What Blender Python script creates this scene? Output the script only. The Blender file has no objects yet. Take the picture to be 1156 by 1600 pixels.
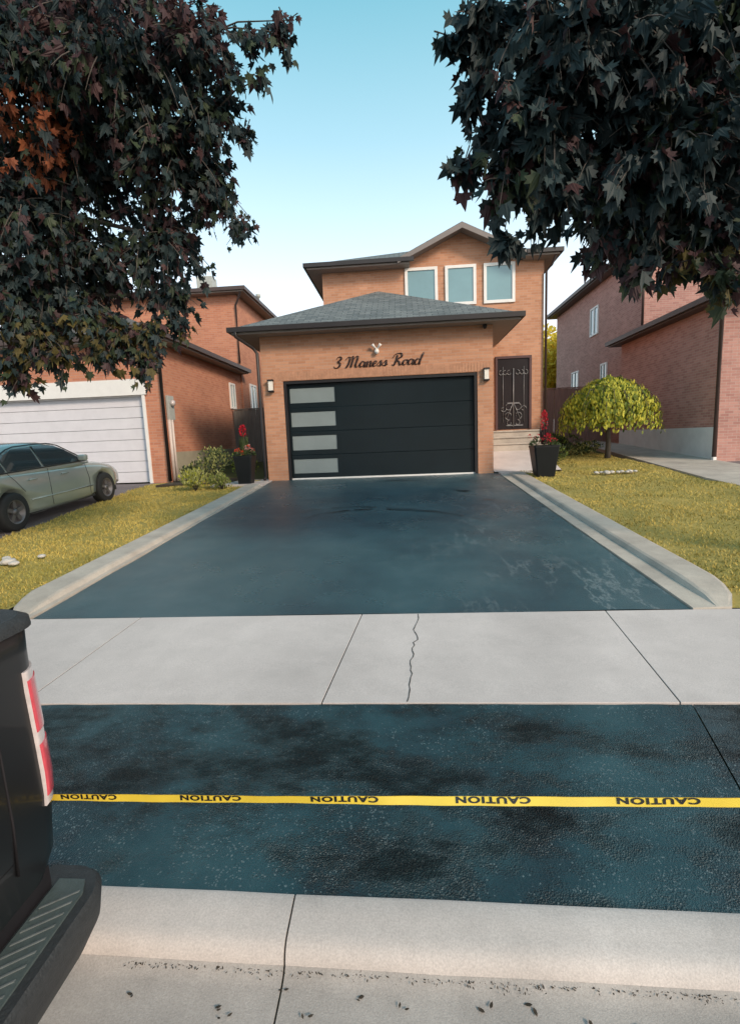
import bpy, bmesh, math, random
from mathutils import Vector, Matrix, noise
random.seed(7)
S = bpy.context.scene
C = S.collection
PI = math.pi
H = 1.72                      # camera height over the gutter

# ------------------------------------------------------------------ camera
cam = bpy.data.cameras.new('camera'); co = bpy.data.objects.new('camera', cam); C.objects.link(co)
cam.sensor_fit = 'VERTICAL'; cam.sensor_height = 24; cam.lens = 790/1600*24
cam.clip_start = 0.05; cam.clip_end = 2000
r_ = Vector((0.99695739, 0.06716858, -0.03955186)); u_ = Vector((0.02950093, 0.14453196, 0.98906027)); f_ = Vector((-0.07215029, 0.98721775, -0.14211067))
M4 = Matrix((r_, u_, -f_)).transposed().to_4x4(); M4.translation = (0, 0, H)
co.matrix_world = M4
S.camera = co

# ------------------------------------------------------------------ light
SKY_HAZE = 0.80
SUN_EL, SUN_AZ = 30, 135      # azimuth clockwise from +Y; the sun stands behind the camera's right shoulder
w = bpy.data.worlds.new('World'); S.world = w; w.use_nodes = True
nt = w.node_tree; nt.nodes.clear()
sky = nt.nodes.new('ShaderNodeTexSky'); sky.sky_type = 'NISHITA'; sky.sun_disc = False
sky.sun_elevation = math.radians(SUN_EL); sky.sun_rotation = math.radians(SUN_AZ)
sky.air_density = 1.0; sky.dust_density = 2.2; sky.ozone_density = 1.0
# the clear sky of a hazy evening: Nishita light plus the pale band of haze low over the horizon
wtc = nt.nodes.new('ShaderNodeTexCoord'); wsx = nt.nodes.new('ShaderNodeSeparateXYZ'); nt.links.new(wtc.outputs['Generated'], wsx.inputs[0])
wr = nt.nodes.new('ShaderNodeValToRGB'); nt.links.new(wsx.outputs[2], wr.inputs[0])
cr = wr.color_ramp; cr.elements[0].position = 0; cr.elements[0].color = (.98, .94, .92, 1); cr.elements[1].position = 1; cr.elements[1].color = (.02, .16, .24, 1)
for p_, c_ in ((.20, (.82, .83, .86, 1)), (.33, (.56, .70, .75, 1)), (.47, (.31, .53, .585, 1)), (.62, (.13, .38, .44, 1))):
    e = cr.elements.new(p_); e.color = c_
bg0 = nt.nodes.new('ShaderNodeBackground'); bg0.inputs[1].default_value = SKY_HAZE; nt.links.new(wr.outputs[0], bg0.inputs[0])
bg = nt.nodes.new('ShaderNodeBackground'); bg.inputs[1].default_value = 0.05
nt.links.new(sky.outputs[0], bg.inputs[0])
wa = nt.nodes.new('ShaderNodeAddShader'); nt.links.new(bg0.outputs[0], wa.inputs[0]); nt.links.new(bg.outputs[0], wa.inputs[1])
wo = nt.nodes.new('ShaderNodeOutputWorld'); nt.links.new(wa.outputs[0], wo.inputs[0])
sl = bpy.data.lights.new('sun', 'SUN'); sl.energy = 2.0; sl.angle = math.radians(12); sl.color = (1, .80, .62)
so = bpy.data.objects.new('sun', sl); C.objects.link(so)
az, el = math.radians(SUN_AZ), math.radians(SUN_EL)
sd = Vector((math.sin(az)*math.cos(el), math.cos(az)*math.cos(el), math.sin(el)))
so.rotation_euler = sd.to_track_quat('Z', 'Y').to_euler(); so.location = (20, -20, 30)
S.view_settings.view_transform = 'Standard'; S.view_settings.look = 'None'
S.view_settings.exposure = 0.68; S.view_settings.gamma = 1

# ------------------------------------------------------------------ materials
def grain(m, lo=.8, hi=1.12, sc=160, lo2=.82, sc2=.7):
    t = m.node_tree; b = t.nodes['Principled BSDF']; src = b.inputs['Base Color'].links[0].from_socket; tc = t.nodes.new('ShaderNodeTexCoord')
    for s_, a, c in ((sc, lo, hi), (sc2, lo2, 1.06)):
        n = t.nodes.new('ShaderNodeTexNoise'); n.inputs['Scale'].default_value = s_; n.inputs['Detail'].default_value = 7; n.inputs['Roughness'].default_value = .7; t.links.new(tc.outputs['Object'], n.inputs['Vector'])
        r = t.nodes.new('ShaderNodeMapRange'); r.inputs[1].default_value = .3; r.inputs[2].default_value = .62; r.inputs[3].default_value = a; r.inputs[4].default_value = c; t.links.new(n.outputs[0], r.inputs[0])
        mx = t.nodes.new('ShaderNodeMix'); mx.data_type = 'RGBA'; mx.blend_type = 'MULTIPLY'; mx.inputs[0].default_value = 1; t.links.new(src, mx.inputs[6]); t.links.new(r.outputs[0], mx.inputs[7]); src = mx.outputs[2]
    t.links.new(src, b.inputs['Base Color']); return m
def mat(name, col, rough=.7, metal=0, spec=.5, coat=0, trans=0, noise_amt=0, nscale=5, bump=0, bscale=60, col2=None, emit=None, stretch=None):
    m = bpy.data.materials.new(name); m.use_nodes = True; t = m.node_tree; b = t.nodes['Principled BSDF']
    b.inputs['Base Color'].default_value = (*col, 1); b.inputs['Roughness'].default_value = rough
    b.inputs['Metallic'].default_value = metal; b.inputs['Specular IOR Level'].default_value = spec
    b.inputs['Coat Weight'].default_value = coat; b.inputs['Transmission Weight'].default_value = trans
    tc = t.nodes.new('ShaderNodeTexCoord')
    src = tc.outputs['Object']
    if stretch:
        mp = t.nodes.new('ShaderNodeMapping'); mp.inputs['Scale'].default_value = stretch
        t.links.new(src, mp.inputs[0]); src = mp.outputs[0]
    if noise_amt or col2:
        n = t.nodes.new('ShaderNodeTexNoise'); n.inputs['Scale'].default_value = nscale; n.inputs['Detail'].default_value = 8; n.inputs['Roughness'].default_value = .65
        t.links.new(src, n.inputs['Vector'])
        r = t.nodes.new('ShaderNodeValToRGB'); r.color_ramp.elements[0].position = .32; r.color_ramp.elements[1].position = .7
        c2 = col2 or tuple(c*(1-noise_amt) for c in col)
        r.color_ramp.elements[0].color = (*c2, 1); r.color_ramp.elements[1].color = (*col, 1)
        t.links.new(n.outputs[0], r.inputs[0]); t.links.new(r.outputs[0], b.inputs['Base Color'])
    if bump:
        n2 = t.nodes.new('ShaderNodeTexNoise'); n2.inputs['Scale'].default_value = bscale; n2.inputs['Detail'].default_value = 4
        t.links.new(src, n2.inputs['Vector'])
        bp = t.nodes.new('ShaderNodeBump'); bp.inputs['Strength'].default_value = bump; bp.inputs['Distance'].default_value = .01
        t.links.new(n2.outputs[0], bp.inputs['Height']); t.links.new(bp.outputs[0], b.inputs['Normal'])
    if emit: b.inputs['Emission Color'].default_value = (*emit[0], 1); b.inputs['Emission Strength'].default_value = emit[1]
    return m

def brick(name, c1, c2, mortar, rough=.85):
    m = bpy.data.materials.new(name); m.use_nodes = True; t = m.node_tree; b = t.nodes['Principled BSDF']
    b.inputs['Roughness'].default_value = rough; b.inputs['Specular IOR Level'].default_value = .25
    uv = t.nodes.new('ShaderNodeTexCoord')
    br = t.nodes.new('ShaderNodeTexBrick'); br.inputs['Scale'].default_value = 1
    br.inputs['Brick Width'].default_value = .22; br.inputs['Row Height'].default_value = .072; br.inputs['Mortar Size'].default_value = .006
    br.inputs['Mortar Smooth'].default_value = .3; br.inputs['Bias'].default_value = -.1
    br.inputs['Color1'].default_value = (*c1, 1); br.inputs['Color2'].default_value = (*c2, 1); br.inputs['Mortar'].default_value = (*mortar, 1)
    t.links.new(uv.outputs['UV'], br.inputs['Vector'])
    n = t.nodes.new('ShaderNodeTexNoise'); n.inputs['Scale'].default_value = 1.3; n.inputs['Detail'].default_value = 6
    t.links.new(uv.outputs['UV'], n.inputs['Vector'])
    mr = t.nodes.new('ShaderNodeMapRange'); mr.inputs[3].default_value = .78; mr.inputs[4].default_value = 1.2
    t.links.new(n.outputs[0], mr.inputs[0])
    mx = t.nodes.new('ShaderNodeMix'); mx.data_type = 'RGBA'; mx.blend_type = 'MULTIPLY'; mx.inputs[0].default_value = 1
    t.links.new(br.outputs[0], mx.inputs[6]); t.links.new(mr.outputs[0], mx.inputs[7]); t.links.new(mx.outputs[2], b.inputs['Base Color'])
    bp = t.nodes.new('ShaderNodeBump'); bp.inputs['Strength'].default_value = .6; bp.inputs['Distance'].default_value = .006; bp.invert = True
    t.links.new(br.outputs['Fac'], bp.inputs['Height']); t.links.new(bp.outputs[0], b.inputs['Normal'])
    return m

def shingle(name, c1, c2):
    m = brick(name, c1, c2, tuple(c*.45 for c in c1), .9)
    for n in m.node_tree.nodes:
        if n.type == 'TEX_BRICK': n.inputs['Brick Width'].default_value = .3; n.inputs['Row Height'].default_value = .14; n.inputs['Mortar Size'].default_value = .01; n.inputs['Bias'].default_value = 0
        if n.type == 'TEX_NOISE': n.inputs['Scale'].default_value = 9
        if n.type == 'MAP_RANGE': n.inputs[3].default_value = .5; n.inputs[4].default_value = 1.5
    return m

def asphalt(name, base, light, patch_scale, rough_lo, rough_hi, agg, aggstr, speck=.0, streak=False, dark=None, pool=False):
    m = bpy.data.materials.new(name); m.use_nodes = True; t = m.node_tree; b = t.nodes['Principled BSDF']; L = t.links.new
    tc = t.nodes.new('ShaderNodeTexCoord')
    def noise_(sc, det, ro=.6, vec=None):
        n = t.nodes.new('ShaderNodeTexNoise'); n.inputs['Scale'].default_value = sc; n.inputs['Detail'].default_value = det; n.inputs['Roughness'].default_value = ro
        L(vec or tc.outputs['Object'], n.inputs['Vector']); return n
    n1 = noise_(patch_scale, 6)
    r = t.nodes.new('ShaderNodeValToRGB'); r.color_ramp.elements[0].position = .35; r.color_ramp.elements[1].position = .68
    r.color_ramp.elements[0].color = (*(dark or base), 1); r.color_ramp.elements[1].color = (*light, 1)
    e = r.color_ramp.elements.new(.52); e.color = (*base, 1)
    L(n1.outputs[0], r.inputs[0]); col = r.outputs[0]
    if speck:
        v = t.nodes.new('ShaderNodeTexVoronoi'); v.inputs['Scale'].default_value = agg*1.1; L(tc.outputs['Object'], v.inputs['Vector'])
        sp = t.nodes.new('ShaderNodeSeparateColor'); L(v.outputs['Color'], sp.inputs[0])
        nq = noise_(3.5, 5, .7); mq = t.nodes.new('ShaderNodeMapRange'); mq.inputs[1].default_value = .42; mq.inputs[2].default_value = .68; mq.inputs[3].default_value = 1.0; mq.inputs[4].default_value = 1-speck*3; L(nq.outputs[0], mq.inputs[0])
        gt = t.nodes.new('ShaderNodeMath'); gt.operation = 'GREATER_THAN'; L(mq.outputs[0], gt.inputs[1]); L(sp.outputs[0], gt.inputs[0])
        mx = t.nodes.new('ShaderNodeMix'); mx.data_type = 'RGBA'; L(gt.outputs[0], mx.inputs[0]); L(col, mx.inputs[6]); mx.inputs[7].default_value = (.085, .12, .13, 1)  # pale stone specks, with the sparkle of clustered glints put into the colour
        col = mx.outputs[2]
    if streak:
        mp = t.nodes.new('ShaderNodeMapping'); mp.inputs['Scale'].default_value = (1.4, .5, 1); mp.inputs['Rotation'].default_value = (0, 0, .35); L(tc.outputs['Object'], mp.inputs[0])
        n3 = noise_(1.3, 9, .66, mp.outputs[0]); n4 = noise_(.8, 3)
        rr = t.nodes.new('ShaderNodeValToRGB'); el_ = rr.color_ramp.elements
        el_[0].position = .49; el_[0].color = (0, 0, 0, 1); el_[1].position = .504; el_[1].color = (1, 1, 1, 1); x = el_.new(.518); x.color = (0, 0, 0, 1)
        L(n3.outputs[0], rr.inputs[0])
        sx = t.nodes.new('ShaderNodeSeparateXYZ'); L(tc.outputs['Object'], sx.inputs[0])
        mr = t.nodes.new('ShaderNodeMapRange'); mr.inputs[1].default_value = -.4; mr.inputs[2].default_value = 1.6; mr.inputs[3].default_value = 0; mr.inputs[4].default_value = .7; L(sx.outputs[0], mr.inputs[0])
        mm = t.nodes.new('ShaderNodeMath'); mm.operation = 'MULTIPLY'; L(rr.outputs[0], mm.inputs[0]); L(mr.outputs[0], mm.inputs[1])
        g4 = t.nodes.new('ShaderNodeMapRange'); g4.inputs[1].default_value = .42; g4.inputs[2].default_value = .58; L(n4.outputs[0], g4.inputs[0])
        m4 = t.nodes.new('ShaderNodeMath'); m4.operation = 'MULTIPLY'; L(mm.outputs[0], m4.inputs[0]); L(g4.outputs[0], m4.inputs[1])
        mx = t.nodes.new('ShaderNodeMix'); mx.data_type = 'RGBA'; L(m4.outputs[0], mx.inputs[0]); L(col, mx.inputs[6]); mx.inputs[7].default_value = (.24, .28, .29, 1)
        col = mx.outputs[2]
    L(col, b.inputs['Base Color'])
    n2 = noise_(patch_scale*1.7, 5)
    mr = t.nodes.new('ShaderNodeMapRange'); mr.inputs[1].default_value = .3; mr.inputs[2].default_value = .7; mr.inputs[3].default_value = rough_lo; mr.inputs[4].default_value = rough_hi
    L(n2.outputs[0], mr.inputs[0]); L(mr.outputs[0], b.inputs['Roughness'])
    vb = t.nodes.new('ShaderNodeTexVoronoi'); vb.inputs['Scale'].default_value = agg; L(tc.outputs['Object'], vb.inputs['Vector'])
    nb = noise_(agg*.4, 5, .7)
    ad = t.nodes.new('ShaderNodeMath'); ad.operation = 'ADD'; L(vb.outputs['Distance'], ad.inputs[0]); L(nb.outputs[0], ad.inputs[1])
    bp = t.nodes.new('ShaderNodeBump'); bp.inputs['Strength'].default_value = aggstr; bp.inputs['Distance'].default_value = .012
    L(ad.outputs[0], bp.inputs['Height']); L(bp.outputs[0], b.inputs['Normal'])
    if pool:      # where the sealer pooled the stone is buried, elsewhere it stands proud
        mp = t.nodes.new('ShaderNodeMapping'); mp.inputs['Scale'].default_value = (.8, 1.5, 1); L(tc.outputs['Object'], mp.inputs[0])
        n5 = noise_(1.9, 9, .68, mp.outputs[0])
        m5 = t.nodes.new('ShaderNodeMapRange'); m5.inputs[1].default_value = .42; m5.inputs[2].default_value = .6; m5.inputs[3].default_value = .25; m5.inputs[4].default_value = aggstr; L(n5.outputs[0], m5.inputs[0]); L(m5.outputs[0], bp.inputs['Strength'])
        m6 = t.nodes.new('ShaderNodeMapRange'); m6.inputs[1].default_value = .46; m6.inputs[2].default_value = .66; m6.inputs[3].default_value = 1.1; m6.inputs[4].default_value = .3; L(n5.outputs[0], m6.inputs[0])
        mx = t.nodes.new('ShaderNodeMix'); mx.data_type = 'RGBA'; mx.blend_type = 'MULTIPLY'; mx.inputs[0].default_value = 1; L(col, mx.inputs[6]); L(m6.outputs[0], mx.inputs[7]); L(mx.outputs[2], b.inputs['Base Color'])
        m7 = t.nodes.new('ShaderNodeMapRange'); m7.inputs[1].default_value = .44; m7.inputs[2].default_value = .6; m7.inputs[3].default_value = .5; m7.inputs[4].default_value = .14; L(n5.outputs[0], m7.inputs[0]); L(m7.outputs[0], b.inputs['Specular IOR Level'])
    return m

M = {}
M['brick'] = brick('peach brick', (.53, .275, .17), (.43, .205, .12), (.46, .31, .24))
M['brick_left'] = brick('orange brick', (.52, .23, .14), (.43, .17, .105), (.44, .28, .22))
M['brick_right'] = brick('plum brick', (.48, .255, .215), (.36, .175, .15), (.46, .34, .30))
M['shingle'] = shingle('grey shingles', (.12, .135, .14), (.19, .205, .205))
M['shingle_brown'] = shingle('brown shingles', (.10, .09, .085), (.16, .14, .13))
M['gutter'] = mat('dark gutter paint', (.028, .022, .022), .45, noise_amt=.3, nscale=3)
M['brown_gutter'] = mat('brown gutter paint', (.07, .045, .04), .5, noise_amt=.3, nscale=3)
M['soffit'] = mat('taupe soffit', (.26, .22, .20), .6, noise_amt=.15, nscale=6)
M['door_black'] = mat('black garage door', (.004, .011, .015), .38, spec=.3, noise_amt=.25, nscale=2, bump=.04, bscale=120)
M['frame_black'] = mat('black frame', (.012, .01, .012), .5, noise_amt=.3, nscale=8)
M['frost'] = mat('frosted glass', (.22, .26, .265), .28, noise_amt=.12, nscale=2)
M['white_paint'] = mat('white trim paint', (.78, .76, .74), .5, noise_amt=.1, nscale=4)
M['white_door'] = mat('white garage door', (.66, .64, .68), .5, noise_amt=.1, nscale=3)
M['pane'] = mat('window glass', (.16, .30, .33), .06, spec=.9, coat=.4, noise_amt=.2, nscale=.8)
M['dark_pane'] = mat('dark glass', (.02, .025, .03), .06, spec=.8)
M['iron'] = mat('wrought iron', (.24, .235, .24), .4, metal=.3, noise_amt=.3, nscale=30)
M['door_dark'] = mat('dark door', (.018, .012, .014), .4, spec=.25, noise_amt=.3, nscale=3)
M['door_frame'] = mat('maroon door frame', (.085, .035, .035), .5, noise_amt=.2, nscale=6)
M['lamp_glass'] = mat('lamp glass', (.8, .76, .7), .3, noise_amt=.05)
M['sign'] = mat('dark lettering', (.035, .014, .012), .4, noise_amt=.2, nscale=20)
M['concrete'] = mat('sidewalk concrete', (.60, .535, .51), .8, noise_amt=.13, nscale=1.6, bump=.12, bscale=90, spec=.3)
M['curb'] = mat('curb concrete', (.56, .505, .475), .85, noise_amt=.2, nscale=2.2, bump=.15, bscale=260, spec=.3)
M['gutterpan'] = mat('gutter concrete', (.42, .385, .36), .9, noise_amt=.28, nscale=3, bump=.25, bscale=260, spec=.25)
M['border'] = mat('border concrete', (.50, .45, .39), .85, col2=(.36, .32, .28), nscale=2.4, bump=.3, bscale=60, spec=.3)
M['found'] = mat('parged foundation', (.68, .70, .71), .85, noise_amt=.18, nscale=2, bump=.2, bscale=30)
M['found_left'] = mat('beige foundation', (.36, .33, .25), .85, noise_amt=.25, nscale=2, bump=.2, bscale=30)
for k_ in ('concrete', 'curb', 'gutterpan', 'border'): grain(M[k_])
M['joint'] = mat('joint dirt', (.05, .048, .045), .95, noise_amt=.3, nscale=30)
M['tar'] = mat('fresh tar', (.012, .022, .028), .35, noise_amt=.3, nscale=9)
M['drive'] = asphalt('sealed driveway asphalt', (.040, .088, .106), (.064, .118, .136), .55, .22, .42, 220, .4, streak=True, dark=(.024, .05, .066))
M['apron'] = asphalt('coarse apron asphalt', (.015, .044, .054), (.026, .066, .078), 1.5, .26, .5, 150, 1.0, speck=.04, dark=(.008, .018, .024), pool=True)
M['apron_grey'] = asphalt('greyer apron asphalt', (.026, .046, .055), (.04, .062, .072), 1.8, .35, .6, 150, 1.0, speck=.04, dark=(.014, .024, .03), pool=True)
M['left_drive'] = asphalt('old driveway asphalt', (.17, .145, .15), (.21, .18, .18), .8, .7, .9, 140, .5, dark=(.13, .11, .115))
M['road'] = asphalt('road asphalt', (.09, .09, .09), (.12, .12, .12), .6, .7, .9, 120, .7, dark=(.07, .07, .07))
M['lawn'] = mat('dry lawn soil', (.40, .31, .10), .95, col2=(.25, .22, .07), nscale=2.2, bump=.6, bscale=50, spec=.1)
M['blade_a'] = mat('dry grass blade', (.58, .44, .12), .7, noise_amt=.3, nscale=1.2, spec=.2)
M['blade_b'] = mat('green grass blade', (.33, .29, .075), .7, noise_amt=.35, nscale=1.2, spec=.2)
M['ground'] = mat('ground soil', (.12, .12, .05), .95, noise_amt=.4, nscale=.5, spec=.1)
M['mulch'] = mat('planting soil', (.06, .045, .03), .95, noise_amt=.5, nscale=20, bump=.8, bscale=60)
M['bark'] = mat('bark', (.10, .085, .075), .9, noise_amt=.5, nscale=14, bump=.8, bscale=40, stretch=(1, 1, .2))
M['pot'] = mat('dark planter', (.008, .010, .012), .5, spec=.25, noise_amt=.2, nscale=5)
M['fence'] = mat('grey fence wood', (.19, .18, .165), .85, noise_amt=.35, nscale=4, stretch=(6, 6, .4))
M['fence_brown'] = mat('brown fence wood', (.26, .15, .125), .85, noise_amt=.35, nscale=4, stretch=(6, 6, .4))
M['rock'] = mat('pale rock', (.55, .52, .48), .8, noise_amt=.3, nscale=12, bump=.4, bscale=20)
M['tape'] = mat('yellow tape', (.80, .58, .06), .35, noise_amt=.12, nscale=9, spec=.6)
M['black_print'] = mat('black print', (.012, .012, .012), .5)
M['truck'] = mat('black truck paint', (.008, .008, .009), .36, coat=.25, spec=.5, noise_amt=.2, nscale=2)
M['plastic'] = mat('dark textured plastic', (.03, .032, .034), .6, noise_amt=.35, nscale=40, bump=.3, bscale=160)
M['tread'] = mat('rubber tread pad', (.07, .09, .088), .5, noise_amt=.3, nscale=25, bump=.2, bscale=140)
M['tread_ridge'] = mat('worn tread ridge', (.14, .155, .155), .45, noise_amt=.35, nscale=30)
M['red_lens'] = mat('red lens', (.60, .075, .10), .2, coat=1, noise_amt=.25, nscale=25)
M['clear_lens'] = mat('clear lens', (.60, .53, .52), .15, coat=1, noise_amt=.25, nscale=30)
M['chrome'] = mat('chrome', (.6, .6, .6), .15, metal=1)
M['car'] = mat('silver green paint', (.42, .46, .42), .26, metal=.35, coat=.8, noise_amt=.08, nscale=3)
M['car_glass'] = mat('car glass', (.035, .05, .055), .05, spec=.9, coat=.6)
M['tyre'] = mat('tyre rubber', (.02, .02, .02), .8, noise_amt=.3, nscale=20)
M['rim'] = mat('steel rim', (.17, .16, .165), .4, metal=.4, noise_amt=.2, nscale=20)
M['meter'] = mat('grey utility metal', (.40, .42, .40), .5, noise_amt=.15, nscale=8)
M['pipe'] = mat('pale conduit', (.60, .52, .48), .5, noise_amt=.1, nscale=8)

def leafmat(name, c, c2, sc=3, trl=.35):
    m = mat(name, c, .62, col2=c2, nscale=sc, spec=.35); t = m.node_tree
    b = t.nodes['Principled BSDF']; o = t.nodes['Material Output']
    tr = t.nodes.new('ShaderNodeBsdfTranslucent'); ms = t.nodes.new('ShaderNodeMixShader'); ms.inputs[0].default_value = trl
    src = b.inputs['Base Color'].links[0].from_socket
    t.links.new(src, tr.inputs[0]); t.links.new(b.outputs[0], ms.inputs[1]); t.links.new(tr.outputs[0], ms.inputs[2]); t.links.new(ms.outputs[0], o.inputs[0])
    return m
M['leaf_dark'] = leafmat('dark maple leaf', (.022, .042, .042), (.011, .021, .025), 2, .15)
M['leaf_green'] = leafmat('green maple leaf', (.045, .065, .03), (.022, .035, .022), 2, .2)
M['leaf_bronze'] = leafmat('bronze maple leaf', (.07, .03, .03), (.035, .02, .024), 2, .2)
M['leaf_orange'] = leafmat('orange maple leaf', (.42, .13, .05), (.22, .07, .04), 4, .35)
M['leaf_olive'] = leafmat('olive maple leaf', (.14, .11, .03), (.07, .06, .025), 4, .3)
M['leaf_yellow'] = leafmat('yellow green leaf', (.62, .56, .07), (.40, .42, .05), 3, .3)
M['leaf_lime'] = leafmat('mid green leaf', (.24, .29, .045), (.12, .17, .03), 3, .3)
M['leaf_gold'] = leafmat('golden leaf', (.85, .68, .10), (.66, .52, .07), 1, .5)
M['leaf_shrub'] = leafmat('shrub leaf', (.07, .10, .03), (.035, .055, .02), 3, .2)
M['leaf_pale'] = leafmat('pale bedding leaf', (.46, .45, .17), (.26, .28, .09), 5, .3)
M['petal_red'] = leafmat('red petal', (.65, .02, .04), (.40, .01, .03), 20, .3)
M['petal_orange'] = leafmat('orange red petal', (.80, .09, .03), (.60, .05, .02), 20, .3)
M['petal_pink'] = leafmat('pink petal', (.75, .42, .38), (.6, .3, .28), 20, .3)

# ------------------------------------------------------------------ helpers
class MB:
    def __init__(s): s.v = []; s.f = []; s.mi = []; s.sm = []
    def face(s, pts, mi=0, smooth=False):
        n = len(s.v); s.v += [tuple(p) for p in pts]; s.f.append(tuple(range(n, n+len(pts)))); s.mi.append(mi); s.sm.append(smooth)
    def mesh(s, vs, fs, mi=0, smooth=False):
        n = len(s.v); s.v += [tuple(p) for p in vs]
        for f in fs: s.f.append(tuple(i+n for i in f)); s.mi.append(mi); s.sm.append(smooth)
    def box(s, x0, x1, y0, y1, z0, z1, mi=0):
        v = [(x, y, z) for z in (z0, z1) for y in (y0, y1) for x in (x0, x1)]
        s.mesh(v, [(0, 2, 3, 1), (4, 5, 7, 6), (0, 1, 5, 4), (2, 6, 7, 3), (0, 4, 6, 2), (1, 3, 7, 5)], mi)
    def prism(s, poly, axis, a, b, mi=0, smooth=False):
        # poly in the two other axes, extruded along axis from a to b
        def P(p, t):
            return (t, p[0], p[1]) if axis == 'x' else (p[0], t, p[1]) if axis == 'y' else (p[0], p[1], t)
        n = len(poly); v = [P(p, a) for p in poly]+[P(p, b) for p in poly]
        fs = [tuple(range(n))[::-1], tuple(range(n, 2*n))]+[(i, (i+1) % n, n+(i+1) % n, n+i) for i in range(n)]
        s.mesh(v, fs, mi, smooth)
    def tube(s, pts, rad, seg=8, mi=0, cap=True):
        pts = [Vector(p) for p in pts]; rr = rad if isinstance(rad, (list, tuple)) else [rad]*len(pts)
        n0 = len(s.v); ref = Vector((0, 0, 1))
        for i, p in enumerate(pts):
            d = (pts[min(i+1, len(pts)-1)]-pts[max(i-1, 0)]).normalized()
            a = d.cross(ref)
            if a.length < .05: a = d.cross(Vector((1, 0, 0)))
            a.normalize(); b = d.cross(a)
            for k in range(seg):
                t = 2*PI*k/seg; s.v.append(tuple(p+(a*math.cos(t)+b*math.sin(t))*rr[i]))
        for i in range(len(pts)-1):
            for k in range(seg):
                s.f.append((n0+i*seg+k, n0+i*seg+(k+1) % seg, n0+(i+1)*seg+(k+1) % seg, n0+(i+1)*seg+k)); s.mi.append(mi); s.sm.append(True)
        if cap:
            for i in (0, len(pts)-1): s.f.append(tuple(n0+i*seg+k for k in range(seg))); s.mi.append(mi); s.sm.append(False)
    def lathe(s, prof, c=(0, 0, 0), seg=20, mi=0, axis='z', smooth=True, cap=True):
        n0 = len(s.v)
        for r, h in prof:
            for k in range(seg):
                t = 2*PI*k/seg; a, b = r*math.cos(t), r*math.sin(t)
                p = (a, b, h) if axis == 'z' else (h, a, b) if axis == 'x' else (a, h, b)
                s.v.append((c[0]+p[0], c[1]+p[1], c[2]+p[2]))
        for i in range(len(prof)-1):
            for k in range(seg):
                s.f.append((n0+i*seg+k, n0+i*seg+(k+1) % seg, n0+(i+1)*seg+(k+1) % seg, n0+(i+1)*seg+k)); s.mi.append(mi); s.sm.append(smooth)
        for i in (0, len(prof)-1) if cap else ():
            if prof[i][0] > 1e-4: s.f.append(tuple(n0+i*seg+k for k in range(seg))); s.mi.append(mi); s.sm.append(False)
    def build(s, name, mats, parent=None, loc=None, bevel=0, fixn=True):
        me = bpy.data.meshes.new(name); me.from_pydata(s.v, [], s.f)
        ms = mats if isinstance(mats, (list, tuple)) else [mats]
        for m in ms: me.materials.append(m)
        me.polygons.foreach_set('material_index', s.mi); me.polygons.foreach_set('use_smooth', s.sm)
        if fixn:
            bm = bmesh.new(); bm.from_mesh(me); bmesh.ops.recalc_face_normals(bm, faces=bm.faces[:])
            if bevel:
                bmesh.ops.remove_doubles(bm, verts=bm.verts[:], dist=1e-5)
                es = [e for e in bm.edges if len(e.link_faces) == 2 and e.calc_face_angle(0) > .5]
                bmesh.ops.bevel(bm, geom=es, offset=bevel, segments=2, profile=.5, affect='EDGES')
            bm.to_mesh(me); bm.free()
            uvl = me.uv_layers.new(name='UVMap'); off = Vector(loc) if loc else Vector((0, 0, 0))
            for p in me.polygons:
                n = p.normal
                for li in p.loop_indices:
                    c = me.vertices[me.loops[li].vertex_index].co
                    if abs(n.z) > .99: uv = (c.x, c.y)
                    elif abs(n.x) > abs(n.y): uv = (c.y, c.z/max(.3, math.sqrt(1-n.z*n.z)))
                    else: uv = (c.x, c.z/max(.3, math.sqrt(1-n.z*n.z)))
                    uvl.data[li].uv = uv
        o = bpy.data.objects.new(name, me); C.objects.link(o)
        if parent is not None: o.parent = parent
        if loc: o.location = loc
        return o
def tag(o, label=None, cat=None, group=None, kind=None):
    if label: o['label'] = label
    if cat: o['category'] = cat
    if group: o['group'] = group
    if kind: o['kind'] = kind
    return o
def empty(name, loc, label, cat, group=None, rz=0):
    e = bpy.data.objects.new(name, None); C.objects.link(e); e.location = loc; e.rotation_euler.z = rz; e.empty_display_size = .2
    return tag(e, label, cat, group)
def struct(o, label=None): o['kind'] = 'structure'; return o
# children of a thing are modelled in world coordinates: this moves the thing's origin to its base afterwards
def rebase(root, base):
    root.location = base; b = Vector(base)
    done = set()
    for ch in root.children:
        if ch.type == 'MESH' and ch.data.name not in done and ch.get('_w', 1):
            ch.data.transform(Matrix.Translation(-b)); done.add(ch.data.name)
            for g in ch.children:
                if g.type == 'MESH' and g.data.name not in done:
                    g.data.transform(Matrix.Translation(-b)); done.add(g.data.name)
def interp(P, y):
    if y <= P[0][0]: return P[0][1]
    for (a, za), (b, zb) in zip(P, P[1:]):
        if y <= b: return za+(zb-za)*(y-a)/(b-a)
    return P[-1][1]
GP = [(-200, -.02), (1.3, -.02), (1.56, .10), (2.75, .19), (4.2, .22), (13, .74), (20, 1.16), (30, 1.5), (200, 2.0)]
zg = lambda y: interp(GP, y)

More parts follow.
